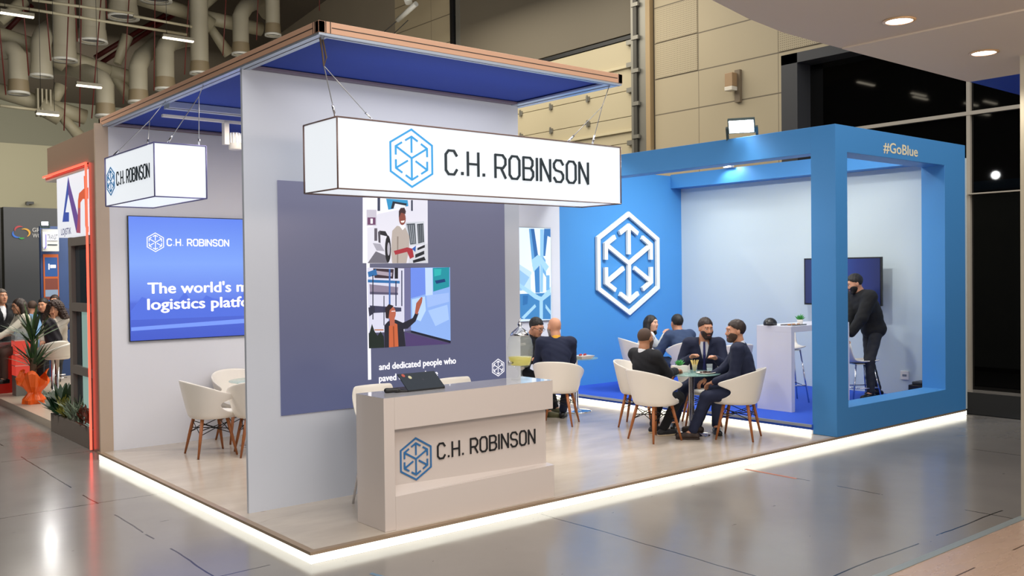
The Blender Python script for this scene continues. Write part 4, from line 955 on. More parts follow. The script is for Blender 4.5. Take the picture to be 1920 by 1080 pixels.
# lit sign boxes
def sign_box(name, label, x0, x1, y0, y1, z0, z1, trim):
    t = thing(name, label, 'sign', ((x0+x1)/2, (y0+y1)/2, z0))
    e = .006
    mb = MB(); mb.box((x0+e, y0+e, z0+e), (x1-e, y1-e, z1-e), SIGNW); mb.build('lit_body', t)
    mb = MB()
    for a in (x0, x1):
        for b in (y0, y1): mb.tube([(a, b, z0), (a, b, z1)], .006, trim, 6)
    for z in (z0, z1):
        for a in (x0, x1): mb.tube([(a, y0, z), (a, y1, z)], .006, trim, 6)
        for b in (y0, y1): mb.tube([(x0, b, z), (x1, b, z)], .006, trim, 6)
    mb.build('edge_trim', t)
    return t
TR = mat('rosy_grey_trim', '7d6660', .4, .3)
t = sign_box('hanging_sign', 'long glowing white company sign box hanging over the counter', .34, 3.22, .161, .671, 2.581, 3.09, TR)
F2 = frame((0, .165, 0), (1, 0, 0))
mb = MB(); logo(mb, F2, .968, 2.838, .222, mat('logo_bright_blue', '35a6ea', .5, emit=.75), .06, .006); mb.build('logo', t)
mb = MB(); brand_text(mb, F2, 'C.H. ROBINSON', 1.28, 2.738, 1.525, .183, INK, .14, .012)
# letters follow the box: built level
mb.build('company_name', t)
def wire(t, pts, hook=True):
    mb = MB(); mb.tube(pts, .0035, STEEL, 6)
    mb.tube([Vector(pts[-1])+Vector((0, 0, .0)), Vector(pts[-1])+(Vector(pts[-2])-Vector(pts[-1])).normalized()*.09], .009, CHROME, 8)
    mb.build('suspension_wire', t)
W = (.17, .06, 3.59)
wire(t, [W, (.21, .10, 3.42), (.35, .20, 3.09)]); wire(t, [(.21, .10, 3.42), (.66, .2, 3.09)])
mb = MB(); mb.tube([(.15, .04, 3.6), (.19, .08, 3.50), (.21, .10, 3.42), (.23, .10, 3.48), (.18, .06, 3.6)], .007, mat('brown_sling', '6b5a4c', .6), 6); mb.build('sling', t)
wire(t, [(2.95, .03, 3.59), (2.93, .10, 3.42), (2.90, .2, 3.09)]); wire(t, [(2.93, .10, 3.42), (2.60, .2, 3.09)])
t = sign_box('hanging_sign', 'short glowing white company sign box hanging at the left corner', -.172, .287, 2.434, 3.827, 2.662, 3.128, mat('indigo_trim', '6a6a9c', .4, .2))
F3 = frame((-.176, 0, 0), (0, -1, 0))
mb = MB(); logo(mb, F3, -3.635, 2.890, .138, LOGOB, .075, .004)
mb.build('logo', t)
mb = MB(); brand_text(mb, F3, 'C.H. ROBINSON', -3.455, 2.838, .915, .118, INK, .2, .004); mb.build('company_name', t)
wire(t, [(.12, 2.95, 3.59), (-.02, 2.98, 3.40), (-.17, 3.55, 3.13)]); wire(t, [(-.02, 2.98, 3.40), (-.12, 2.75, 3.13)])
wire(t, [(.12, 2.05, 3.59), (.10, 2.1, 3.50), (-.05, 2.45, 3.13)]); wire(t, [(.10, 2.1, 3.50), (.25, 2.5, 3.13)])

# ------------------------------------------------------------------ counter
BEIGEC = mat('satin_white_counter', 'd3c8c2', .25, coat=.3)
t = thing('reception_counter', 'white reception counter with recessed company panel at the front of the stand', 'counter', (1.47, .28, FZ))
mb = MB()
cx0, cx1, cy0, cy1, ct = .644, 2.296, .082, .478, 1.066
mb.box((cx0, cy0, FZ), (cx0+.092, cy1, ct-.001), BEIGEC)
mb.box((cx0+.092, cy0, .826), (cx1, cy1, ct-.001), BEIGEC)
mb.build('top_block', t, bevel=.003)
mb = MB(); mb.box((cx0+.092, cy0+.078, FZ), (cx1-.016, cy1-.02, .826), BEIGEC); mb.build('recessed_panel', t)
mb = MB()
mb.add([(cx0+.092, cy0, FZ), (cx1+.004, cy0, FZ), (cx1+.004, cy0, .352), (cx0+.092, cy0, .335), (cx0+.092, cy0+.078, .40), (cx1+.004, cy0+.078, .36), (cx0+.092, cy1, FZ), (cx1+.004, cy1, FZ), (cx1+.004, cy1, .36), (cx0+.092, cy1, .40)],
       [(0, 1, 2, 3), (3, 2, 5, 4), (1, 7, 8, 5, 2), (4, 5, 8, 9), (6, 9, 8, 7), (0, 3, 4, 9, 6), (0, 6, 7, 1)], BEIGEC)
mb.build('lower_block', t)
mb = MB(); mb.box((cx0, cy0, ct-.001), (cx1, cy1, ct), mat('glossy_counter_top', 'cfcdd0', .08, coat=.6)); mb.build('worktop', t)
F4 = frame((0, cy0+.076, 0), (1, 0, 0))
mb = MB(); logo(mb, F4, .968, .572, .163, mat('logo_mid_blue', '2b6ca6', .5), .08, .004); mb.build('logo', t)
mb = MB(); brand_text(mb, F4, 'C.H. ROBINSON', 1.168, .545, .985, .115, mat('black_letters', '0d0e12', .4), .165, .006); mb.build('company_name', t)
# laptop
t = thing('laptop', 'open black laptop with round stickers on its lid, on the reception counter', 'laptop', (1.1, .3, ct))
LB = mat('laptop_black_blue', '15202c', .35)
mb = MB(); mb.box((.975, .262, ct), (1.32, .49, ct+.014), BLACK); mb.build('base', t, bevel=.004)
mb = MB()
th = R(118); dy, dz = -.0, 0
def lidp(a, b, o=0):  # a along x 0..1, b up the lid
    return Vector((.975+.345*a, .262+.150*b-o*.6, ct+.014+.112*b+o*.8))
vs = [lidp(0, 0), lidp(1, 0), lidp(1, 1), lidp(0, 1), lidp(0, 0, -.008), lidp(1, 0, -.008), lidp(1, 1, -.008), lidp(0, 1, -.008)]
mb.add(vs, [(0, 1, 2, 3), (7, 6, 5, 4), (0, 4, 5, 1), (1, 5, 6, 2), (2, 6, 7, 3), (3, 7, 4, 0)], LB); mb.build('lid', t)
def disc_on_lid(a, b, r, m, o):
    mb = MB(); mb.add([lidp(a+r*math.cos(k*math.pi/8)*.36/.355, b+r*math.sin(k*math.pi/8)*2.3, o) for k in range(16)], [tuple(range(16))], m); return mb
disc_on_lid(.12, .88, .042, mat('sticker_red', 'b0503f', .5), .001).build('sticker', t)
disc_on_lid(.26, .74, .042, mat('sticker_cream', 'c8c4a0', .5), .001).build('sticker', t)
disc_on_lid(.56, .55, .02, mat('laptop_badge', '3a3540', .3), .001).build('badge', t)
# dark pouch beside the laptop
sdf_obj('pouch', union([cap((.83, .34, ct+.018), (.90, .30, ct+.02), .02, .017), cap((.90, .30, ct+.012), (.97, .27, ct+.008), .012, .008)], .02), (.78, .2, 1.04), (1.0, .4, 1.12), .005, BLACK, None)
tag(D.objects['pouch'], 'small soft black pouch lying left of the laptop', 'pouch')
# drink dispenser
dxx, dyy = 2.125, .30
t = thing('drink_dispenser', 'footed glass drink dispenser half filled with yellow juice on the counter', 'dispenser', (dxx, dyy, ct))
mb = MB(); mb.lathe((dxx, dyy, ct), [(.075, 0), (.078, .006), (.03, .02), (.014, .045), (.016, .07), (.03, .088), (.028, .10), (.06, .105), (.085, .12), (.098, .16), (.112, .22), (.112, .28), (.10, .34), (.082, .372), (.078, .372), (.096, .34), (.107, .28), (.107, .22), (.093, .16), (.08, .122), (.0, .112)], GLASS, 40); mb.build('glass_vessel', t)
mb = MB(); mb.lathe((dxx, dyy, ct), [(.0, .116), (.078, .125), (.0895, .16), (.0985, .192), (.0, .192)], mat('yellow_juice', 'f6e210', .2, emit=.35), 36); mb.build('juice', t)  # juice gives off no light: brightness put in as emission
mb = MB(); mb.lathe((dxx, dyy, ct), [(.080, .370), (.082, .380), (.070, .40), (.042, .425), (.02, .44), (.012, .45), (.022, .465), (.012, .48), (.006, .487), (.0, .488)], CHROME, 36); mb.tube([(dxx-.014, dyy, ct+.475), (dxx, dyy, ct+.50), (dxx+.01, dyy, ct+.52)], .006, CHROME, 8); mb.build('lid', t)
mb = MB(); mb.tube([(dxx-.09, dyy-.01, ct+.15), (dxx-.13, dyy-.015, ct+.148)], .009, STEEL, 8); mb.lathe((dxx-.13, dyy-.015, ct+.13), [(.011, 0), (.012, .035), (.006, .04)], STEEL, 12); mb.build('tap', t)

# ------------------------------------------------------------------ white tub chairs
CH_PL = mat('white_chair_shell', 'e9e3d9', .35)
BLK = mat('black_wire', '101012', .4, .5)
def make_chair(label, group):
    t = thing('tub_chair', label, 'chair', (0, 0, 0), group)
    NS, NT = 36, 14
    vs = []
    for j in range(NT+1):
        tt = j/NT
        tl = np.interp(tt, [0, .14, .26, .40, .55, .75, .90, 1.0], [2.72, 2.55, 2.0, 1.66, 1.62, 1.86, 2.02, 1.93])
        for i in range(NS+1):
            s = -1+2*i/NS; th = s*tl
            k = abs(th)
            H = .80-.155*min(1, (k/1.95))**1.9
            z = .395+(H-.395)*tt
            rx = .225+.085*tt**.8; ry = .205+.095*tt**.9
            if tt == 0: rx *= .93; ry *= .93
            c, sn = math.cos(th), math.sin(th)
            y = -ry*c*(1 if c > 0 else 1.18+.22*tt)+.0
            vs.append((rx*(abs(sn)**.85)*(1 if sn > 0 else -1), y, z))
    fs = [(j*(NS+1)+i, j*(NS+1)+i+1, (j+1)*(NS+1)+i+1, (j+1)*(NS+1)+i) for j in range(NT) for i in range(NS)]
    mb = MB(); mb.add(vs, fs, CH_PL, True); mb.build('shell', t, solid=.014, sub=1)
    mb = MB(); n = 28
    prof = [(.0, .395), (.86, .395), (1.0, .415), (1.0, .445), (.93, .462), (.0, .452)]
    vs = []
    for r, z in prof:
        for k in range(n):
            a = 2*math.pi*k/n; x = .222*r*math.cos(a); y = .235*r*math.sin(a)+.02+(.045*r if math.sin(a) > 0 else 0)*math.sin(a)
            vs.append((x, y, z-(.012*math.sin(a)*r if math.sin(a) > 0 else 0)))
    fs = [(i*n+k, i*n+(k+1) % n, (i+1)*n+(k+1) % n, (i+1)*n+k) for i in range(len(prof)-1) for k in range(n)]
    mb.add(vs, fs, CH_PL, True); mb.build('seat', t)
    tops, bots = [], []
    for sx, sy in ((-1, -1), (1, -1), (1, 1), (-1, 1)):
        a = Vector((sx*.135, sy*.13, .40)); b = Vector((sx*.215, sy*.205, 0)); tops.append(a); bots.append(b)
        mb = MB(); mb.tube([a, a.lerp(b, .5), b], [.019, .017, .0105], WOOD, 12); mb.build('leg', t)
    mb = MB()
    for i in range(4):
        j = (i+1) % 4
        mb.tube([tops[i].lerp(bots[i], .12), tops[j].lerp(bots[j], .42)], .0045, BLK, 6); mb.tube([tops[j].lerp(bots[j], .12), tops[i].lerp(bots[i], .42)], .0045, BLK, 6)
    for i in range(2): mb.tube([tops[i].lerp(bots[i], .30), tops[i+2].lerp(bots[i+2], .30)], .005, BLK, 6)
    mb.build('wire_brace', t)
    return t
chair0 = None
def place_chair(x, y, dx, dy, z, label, group='white tub chairs on the stand'):
    global chair0
    if chair0 is None: chair0 = c = make_chair(label, group)
    else:
        c = copy_tree(chair0); c['label'] = label; c['group'] = group
    c.location = (x, y, z); c.rotation_euler = (0, 0, facing(dx, dy)); return c
place_chair(.87, 3.91, 1, -.05, FZ, 'empty white tub chair under the blue wall screen, standing clear of the wall edge')
place_chair(4.91, 1.30, .97, -.12, FZ, 'white tub chair of the balding man in black at the front glass table')
place_chair(5.67, .73, -.41, .91, FZ, 'white tub chair nearest the front edge, under the navy suited man')
place_chair(5.50, 2.08, .5, -.87, FZ, 'white tub chair half hidden directly behind the balding man in black')
place_chair(6.12, 1.62, -.70, -.72, FZ, 'white tub chair under the bearded man with the tie')
place_chair(4.875, 2.85, .82, .57, FZ, 'white tub chair of the bald man in navy behind the counter end')
place_chair(5.10, 3.98, .65, -.6, FZ, 'white tub chair under the man with glasses beside the drink dispenser')
place_chair(1.27, 3.62, .25, .97, FZ, 'white tub chair cut off by the edge of the LED wall')
place_chair(1.46, 4.50, 0, -1, FZ, 'white tub chair behind the glass table, just showing past the LED wall')
place_chair(7.26, 3.70, .8, -.5, RZ, 'white chair of the woman with long black hair on the blue floor')
place_chair(7.50, 2.96, .3, .95, RZ, 'white chair of the man in slate blue suit seen from behind')

place_chair(7.32, 2.12, .3, .95, RZ, 'empty white tub chair on the blue floor behind the navy suited man')

# ------------------------------------------------------------------ glass tables
TGL = thin_glass('green_tinted_glass', '9cc8c0', .45)
def glass_table(x, y, z, r, ht, label):
    t = thing('glass_table', label, 'table', (x, y, z), 'round glass tables')
    mb = MB(); mb.lathe((x, y, z+ht-.012), [(.0, 0), (r-.004, 0), (r, .003), (r, .009), (r-.004, .012), (.0, .012)], TGL, 48); mb.build('tabletop', t)
    mb = MB(); mb.lathe((x, y, z), [(.032, .02), (.032, ht-.03), (.08, ht-.02), (.08, ht-.013)], CHROME, 24); mb.build('pedestal', t)
    mb = MB(); mb.lathe((x, y, z), [(.21, 0), (.212, .006), (.19, .014), (.05, .028), (.032, .04)], CHROME, 40); mb.build('base', t)
    return t
glass_table(5.45, 1.22, FZ, .335, .712, 'round glass table with papers and snacks between the four men in suits')
glass_table(5.75, 3.46, FZ, .30, .725, 'round glass table beside the bald man in front of the blue wall')
glass_table(1.50, 4.10, FZ, .32, .72, 'round glass table mostly hidden behind the LED wall')
glass_table(7.66, 3.85, RZ, .30, .66, 'round glass table between the woman and the man in slate blue')
# things on the tables
TZ = FZ+.712
t = thing('table_planter', 'small white box planter with green succulent on the front glass table', 'planter', (5.42, 1.38, TZ))
def succulent(cx_, cy_, z, r, n, parent, m=GREEN):
    mb = MB()
    for k in range(n):
        a = k*2.4; tilt = .25+.9*(k/n); L = r*(.75+.35*random.random())
        d = Vector((math.cos(a)*math.sin(tilt), math.sin(a)*math.sin(tilt), math.cos(tilt)))
        mb.tube([Vector((cx_, cy_, z)), Vector((cx_, cy_, z))+d*L*.5, Vector((cx_, cy_, z))+d*L], [.008*r/.08, .010*r/.08, .001], m, 6)
    return mb.build('leaves', parent)
mb = MB(); mb.box((5.36, 1.31, TZ), (5.50, 1.45, TZ+.075), WHITE2); mb.build('box', t, bevel=.004); succulent(5.43, 1.38, TZ+.07, .085, 22, t)
t = thing('stick_glass', 'glass of yellow wooden sticks on the front glass table', 'glass', (5.56, 1.26, TZ))
mb = MB(); mb.lathe((5.56, 1.26, TZ), [(.026, 0), (.034, .085), (.031, .085), (.024, .006), (.0, .006)], GLASS, 20); mb.build('tumbler', t)
for k in range(9):
    a = k*.7; mb = MB(); mb.tube([(5.56+.008*math.cos(a), 1.26+.008*math.sin(a), TZ+.008), (5.56+.045*math.cos(a), 1.26+.045*math.sin(a), TZ+.135)], .0032, mat('yellow_stick', 'd8c070', .5), 5); mb.build('stick', t)
t = thing('water_glass', 'clear short water glass in front of the bearded man', 'glass', (5.68, 1.14, TZ))
mb = MB(); mb.lathe((5.68, 1.14, TZ), [(.032, 0), (.036, .09), (.034, .09), (.030, .006), (.0, .006)], GLASS, 20); mb.build('tumbler', t)
mb = MB(); mb.lathe((5.68, 1.14, TZ+.007), [(.0, 0), (.0295, 0), (.031, .035), (.0, .035)], thin_glass('water', 'dfeef2', .3), 20); mb.build('water', t)
t = thing('snack_plate', 'white plate with dark chocolates on the front glass table', 'plate', (5.48, 1.06, TZ))
mb = MB(); mb.lathe((5.50, 1.05, TZ), [(.0, 0), (.06, 0), (.11, .012), (.108, .016), (.06, .006), (.0, .006)], WHITE2, 28); mb.build('plate', t)
for k in range(8):
    a = k*.85; rr = .055 if k % 2 else .025; mb = MB(); x, y = 5.50+rr*math.cos(a), 1.05+rr*math.sin(a)
    mb.box((x-.013, y-.009, TZ+.006), (x+.013, y+.009, TZ+.024), mat('dark_chocolate', '3a2018', .4)); mb.build('chocolate', t, bevel=.003)
t = thing('snack_bowl', 'small bowl of dark sweets by the left rim of the front glass table', 'bowl', (5.24, 1.36, TZ))
mb = MB(); mb.lathe((5.24, 1.34, TZ), [(.0, 0), (.04, 0), (.065, .022), (.062, .024), (.038, .006), (.0, .006)], WHITE2, 24); mb.build('bowl', t)
for k in range(7):
    a = k*.9; mb = MB(); x, y = 5.24+.028*math.cos(a), 1.34+.028*math.sin(a); mb.lathe((x, y, TZ+.014), [(.0, 0), (.012, .005), (.013, .014), (.0, .022)], mat('dark_chocolate', '3a2018', .4), 8); mb.build('sweet', t)
t = thing('snack_dish', 'white square dish with red sweets on the table beside the bald man', 'bowl', (5.70, 3.28, FZ+.725))
mb = MB(); mb.add([(5.60, 3.18, .816), (5.78, 3.18, .816), (5.78, 3.34, .816), (5.60, 3.34, .816), (5.57, 3.15, .86), (5.81, 3.15, .86), (5.81, 3.37, .86), (5.57, 3.37, .86)], [(3, 2, 1, 0), (0, 1, 5, 4), (1, 2, 6, 5), (2, 3, 7, 6), (3, 0, 4, 7), (4, 5, 6, 7)], WHITE2); mb.build('dish', t)
for k in range(4): mb = MB(); mb.lathe((5.62+.04*k, 3.24+.02*(k % 2), .858), [(.0, 0), (.016, .006), (.014, .02), (.0, .028)], mat('red_sweet', 'b02a20', .3), 8); mb.build('sweet', t)

# ------------------------------------------------------------------ bar table, stools, screen in the blue room
TBW = mat('pale_lilac_white_laminate', 'dfe0ec', .3)
t = thing('bar_table', 'tall white bar table with solid side panel inside the blue room', 'table', (7.7, 1.23, RZ))
mb = MB(); mb.box((7.08, .99, RZ), (7.15, 1.50, 1.19), TBW); mb.build('side_panel', t)
mb = MB(); mb.box((8.33, .99, RZ), (8.40, 1.50, 1.19), TBW); mb.build('side_panel', t)
mb = MB(); mb.box((7.08, .99, 1.19), (8.40, 1.50, 1.265), TBW); mb.build('tabletop', t, bevel=.002)
BT = 1.265
t = thing('potted_succulent', 'little potted succulent on the tall white bar table', 'plant', (7.62, 1.22, BT))
mb = MB(); mb.lathe((7.62, 1.22, BT), [(.0, 0), (.032, 0), (.04, .055), (.034, .058), (.0, .05)], WHITE2, 20); mb.build('pot', t); succulent(7.62, 1.22, BT+.05, .085, 20, t)
sdf_obj('black_hat', lambda Q: np.maximum(union([ell((7.17, 1.36, BT+.02), (.095, .08, .075)), ell((7.10, 1.31, BT+.022), (.07, .045, .016))], .02)(Q), BT-Q[:, 2]), (7.0, 1.2, 1.25), (7.3, 1.5, 1.4), .006, BLACK, None)
tag(D.objects['black_hat'], 'rounded black hat lying at the left end of the bar table', 'hat')
t = thing('serving_tray', 'grey tray with biscuits on the tall white bar table', 'tray', (7.3, 1.12, BT))
mb = MB(); mb.box((7.16, 1.02, BT), (7.46, 1.20, BT+.006), STEEL); mb.box((7.16, 1.02, BT+.006), (7.46, 1.03, BT+.016), STEEL); mb.box((7.16, 1.19, BT+.006), (7.46, 1.20, BT+.016), STEEL); mb.build('tray', t)
for k in range(5): mb = MB(); mb.lathe((7.2+.05*k, 1.1+.03*(k % 2), BT+.006), [(.0, 0), (.022, .001), (.022, .012), (.0, .015)], mat('biscuit', ('b07a48', '8a4030')[k % 2], .7), 12); mb.build('biscuit', t)
def stool(x, y, dx, dy, z, hs, label):
    t = thing('bar_stool', label, 'stool', (0, 0, 0), 'white shell stools')
    NS, NT = 14, 12; vs = []
    for j in range(NT+1):
        v = j/NT
        for i in range(NS+1):
            s = -1+2*i/NS
            if v < .55: y_ = .20-.36*(v/.55); z_ = hs-.012*math.sin(v/.55*math.pi)
            else: q = (v-.55)/.45; y_ = -.16-.075*math.sin(q*math.pi/2)-.03*q; z_ = hs+.27*q**1.25
            w = .205*(1-.12*(v > .9)*(v-.9)*10) if v > .5 else .205*(1-.10*(1-v*2)**3)
            z_ += .035*abs(s)**2.5*(1 if v < .7 else 1-(v-.7)/.3)
            y_ += .06*abs(s)**2*(max(0, v-.5)*1.6)
            vs.append((w*s, y_, z_))
    fs = [(j*(NS+1)+i, j*(NS+1)+i+1, (j+1)*(NS+1)+i+1, (j+1)*(NS+1)+i) for j in range(NT) for i in range(NS)]
    mb = MB(); mb.add(vs, fs, CH_PL, True); mb.build('shell_seat', t, solid=.016, sub=1)
    tp, bt = [], []
    for sx, sy in ((-1, -1), (1, -1), (1, 1), (-1, 1)):
        a = Vector((sx*.13, sy*.12, hs-.02)); b = Vector((sx*.215, sy*.20, 0)); tp.append(a); bt.append(b)
        mb = MB(); mb.tube([a, b], .0105, CHROME, 10); mb.build('leg', t)
    mb = MB(); kf = .68
    for i in range(4): mb.tube([tp[i].lerp(bt[i], kf), tp[(i+1) % 4].lerp(bt[(i+1) % 4], kf)], .008, CHROME, 8)
    mb.box((-.14, -.13, hs-.03), (.14, .13, hs-.018), STEEL)
    mb.build('footrest', t)
    t.location = (x, y, z); t.rotation_euler = (0, 0, facing(dx, dy)); return t
stool(7.92, 1.62, -.55, -.8, RZ, .72, 'white shell stool with chrome legs under the tall bar table')
stool(8.88, 1.12, .77, -.5, RZ, .50, 'white shell stool the standing man in black leans on')
stool(1.12, .80, 0, -1, FZ, .69, 'white shell stool behind the left end of the reception counter')
stool(1.96, .82, 0, -1, FZ, .68, 'white shell stool behind the reception counter right of the laptop')
# television
t = thing('television', 'dark wall mounted television inside the blue meeting room', 'television', (9.33, 1.64, 1.79))
mb = MB(); mb.box((9.30, 1.03, 1.446), (9.34, 2.255, 2.133), BLACK); mb.build('bezel', t)
TVM = grad_screen('tv_screen', [(0, '082060'), (.3, '0c3490'), (.6, '1a5ac0'), (1, '0c2468')], 1, -.6, .6, .6, .2)
mb = MB(); mb.box((9.296, 1.05, 1.47), (9.30, 2.235, 2.113), TVM); mb.build('screen', t)
mb = MB(); mb.box((9.34, 1.4, 1.6), (9.555, 1.9, 1.95), mat('tv_bracket', '2c2c2e', .5)); mb.build('wall_bracket', t)
t = thing('power_socket', 'white double power socket low on the meeting room wall', 'socket', (9.555, .83, .47))
mb = MB(); mb.box((9.54, .77, .42), (9.56, .89, .54), WHITE2); mb.build('plate', t, bevel=.003)
mb = MB(); mb.box((9.536, .80, .465), (9.54, .86, .495), mat('grey_socket', '7a828a', .5)); mb.build('socket_insert', t)
t = thing('black_box_device', 'black box device on the floor by the window sill', 'device', (9.36, .52, RZ))
mb = MB(); mb.box((9.2, .37, RZ), (9.5, .60, .40), BLACK); mb.build('case', t, bevel=.01)
mb = MB(); mb.box((9.24, .40, .40), (9.46, .57, .44), mat('dark_grey_lid', '2c2e30', .4)); mb.build('lid', t, bevel=.01)
# flood lights
def flood(name, label, loc, tgt, sz, em, pw, colr=(1, .98, .95), spread=80):
    t = thing(name, label, 'floodlight', loc)
    l = Vector(loc); d = (Vector(tgt)-l).normalized(); s = d.cross(Vector((0, 0, 1))).normalized(); u = s.cross(d)
    def bx(mb, o, a, b, c, m):
        vs = [l+s*(o[0]+i*a)+u*(o[1]+j*b)+d*(o[2]+k*c) for k in (-1, 1) for j in (-1, 1) for i in (-1, 1)]
        mb.add(vs, [(0, 1, 3, 2), (4, 6, 7, 5), (0, 4, 5, 1), (2, 3, 7, 6), (0, 2, 6, 4), (1, 5, 7, 3)], m)
    mb = MB(); bx(mb, (0, 0, 0), sz, sz*.62, .02, mat('flood_housing', '3a4a4a', .5)); mb.build('housing', t, bevel=.004)
    mb = MB(); bx(mb, (0, 0, .021), sz*.9, sz*.52, .003, mat('flood_glow', 'ffffff', .4, emit=em)); mb.build('light_panel', t)
    mb = MB(); bx(mb, (sz*1.1, -sz*.9, -.02), .015, sz*.7, .02, mat('flood_housing', '3a4a4a', .5)); bx(mb, (-sz*1.1, -sz*.9, -.02), .015, sz*.7, .02, mat('flood_housing', '3a4a4a', .5)); bx(mb, (0, -sz*1.5, -.02), sz*1.1, .012, .02, mat('flood_housing', '3a4a4a', .5)); mb.build('bracket', t)
    p = l+d*.06
    spot(name+'_light', p, tgt, pw, colr, spread*1.6, .8, .08)
    return t
flood('floodlight', 'bright square floodlight standing on top of the blue beam', (6.46, 1.25, 3.72), (5.75, .8, 3.0), .16, 22, 60)
t = thing('header_lamp', 'small white lamp clipped on the blue band above the white wall', 'lamp', (9.27, 3.6, 3.62))
mb = MB(); mb.box((9.20, 3.5, 3.60), (9.29, 3.66, 3.68), WHITE2); mb.build('housing', t, bevel=.01)
spot('header_lamp_light', (9.12, 3.55, 3.66), (9.35, 3.45, 3.2), 14, (.95, .98, 1), 130)
spot('portal_inner_light', (8.2, .9, 4.1), (9.3, 1.1, 3.4), 30, (.95, .98, 1), 90)

# ------------------------------------------------------------------ people on the stand
def tl(loc, yaw, w, s=1.0):
    d = Vector(w)-Vector(loc); c, sn = math.cos(-yaw), math.sin(-yaw)
    return Vector((d.x*c-d.y*sn, d.x*sn+d.y*c, d.z))/s
def seated(label, x, y, z, dx, dy, hands, feet, **k):
    yw = facing(dx, dy); loc = (x, y, z); s = k.get('scale', 1.0)
    h_ = [tl(loc, yw, w, s) for w in hands]; f_ = [tl(loc, yw, w, s) for w in feet]
    for f in f_: f.z = max(f.z, 0)
    return person(label, loc, yw, lh=h_[0], rh=h_[1], lf=f_[0], rf=f_[1], **k)
seated('balding bearded man in black jacket with glasses, seated left at the front glass table', 4.83, 1.31, FZ, .97, -.12,
       [(5.22, 1.50, .86), (5.18, 1.22, .84)], [(5.25, 1.62, FZ), (5.17, 1.40, FZ)], seat=.42, lean=-.20, curl=.10, head=(.30, -.06, 0), scale=.97, coat=BLACKW, hair='crop', hairm=STUB, beard=STUB,
       glasses=True, skin=SKIN2, shoe=mat('black_trainer', '16161a', .6), sole=SOLE, legs=BLACKW)
seated('dark haired man in navy suit with his back to us, right of the front table', 5.71, .66, FZ, -.55, .84,
       [(5.42, .86, .73), (5.52, 1.05, .74)], [(5.22, 1.02, FZ), (5.62, 1.28, FZ)], seat=.45, lean=.12, curl=.08, head=(.45, -.05, 0), coat=NAVY, hair='short', hairm=HAIRD, beard=STUB,
       shoe=SHOEBR)
seated('bearded man in navy suit and tie facing us with open hands at the front table', 6.14, 1.60, FZ, -.74, -.67,
       [(5.90, 1.22, .93), (5.80, 1.52, .93)], [(5.72, 1.08, FZ), (5.62, 1.62, FZ)], seat=.45, lean=.16, curl=.16, head=(.40, -.16, 0), coat=NAVY, hair='short', hairm=HAIRD, beard=HAIRD,
       tie=mat('dark_blue_tie', '232a66', .6), pocket=True, fcurl=.35)
seated('bald man with grey beard and yellow lanyard in navy jacket, seen from behind', 4.86, 2.87, FZ, .70, .71,
       [(5.05, 3.25, .84), (5.25, 3.15, .84)], [(5.02, 3.30, FZ), (5.25, 3.18, FZ)], seat=.45, lean=.10, curl=.14, head=(.55, -.1, 0), coat=NAVY, hair='none', hairm=None, beard=GREYB, collar=mat('yellow_lanyard', 'd8a020', .6))
seated('dark haired man with glasses in black jacket leaning over the table by the counter', 5.16, 3.92, FZ, .40, -.85,
       [(5.02, 3.42, .84), (5.12, 3.45, .84)], [(5.12, 3.35, FZ), (5.4, 3.5, FZ)], seat=.45, lean=.28, curl=.18, head=(-.30, -.38, 0), coat=BLACKW, hair='short', hairm=HAIRB, glasses=True, vneck=False, shoe=mat('olive_shoe', '5a5a3c', .6))
seated('woman with long black hair in white blouse, chin over hands, on the blue floor', 7.26, 3.66, RZ, .70, -.62,
       [(7.47, 3.38, 1.02), (7.52, 3.43, 1.03)], [(7.55, 3.45, RZ), (7.65, 3.55, RZ)], seat=.36, lean=.22, curl=.15, head=(-.7, .0, 0), coat=mat('white_patterned_blouse', 'cfd4d6', .8), coat_name='blouse', hair='long', hairm=HAIRB,
       vneck=False, scale=.92, fem=True, legs=CHAR, skin=mat('skin_fair', 'd3a48a', .5), fcurl=.9)
seated('man in slate blue suit seen from behind, leaning forward on the blue floor', 7.52, 2.98, RZ, .25, .97,
       [(7.45, 3.55, .90), (7.65, 3.5, .90)], [(7.4, 3.6, RZ), (7.7, 3.55, RZ)], seat=.34, lean=.42, curl=.22, head=(-.15, -.1, 0), coat=SLATE, hair='short', hairm=HAIRB, scale=.99, bulk=.012)
yw = facing(-.80, .35); gl = (9.05, 1.02, RZ)
person('bearded man in black hoodie leaning over a white stool in the blue room', gl, yw, seat=.825, lean=.34, curl=.16, stand=True, bulk=.022, hem=.17, head=(-.22, -.34, 0),
       lh=tl(gl, yw, (8.62, 1.12, 1.02)), rh=tl(gl, yw, (8.68, 1.22, 1.04)), lf=(-.14, .14, 0), rf=(.12, -.16, 0), coat=mat('black_hoodie', '121316', .9, bump=.2, bscale=40), coat_name='hoodie', legs=CHAR, hair='short', hairm=HAIRB, beard=HAIRB,
       vneck=False, shoe=SHOEB, scale=1.03, knee_out=.05, fcurl=.9)

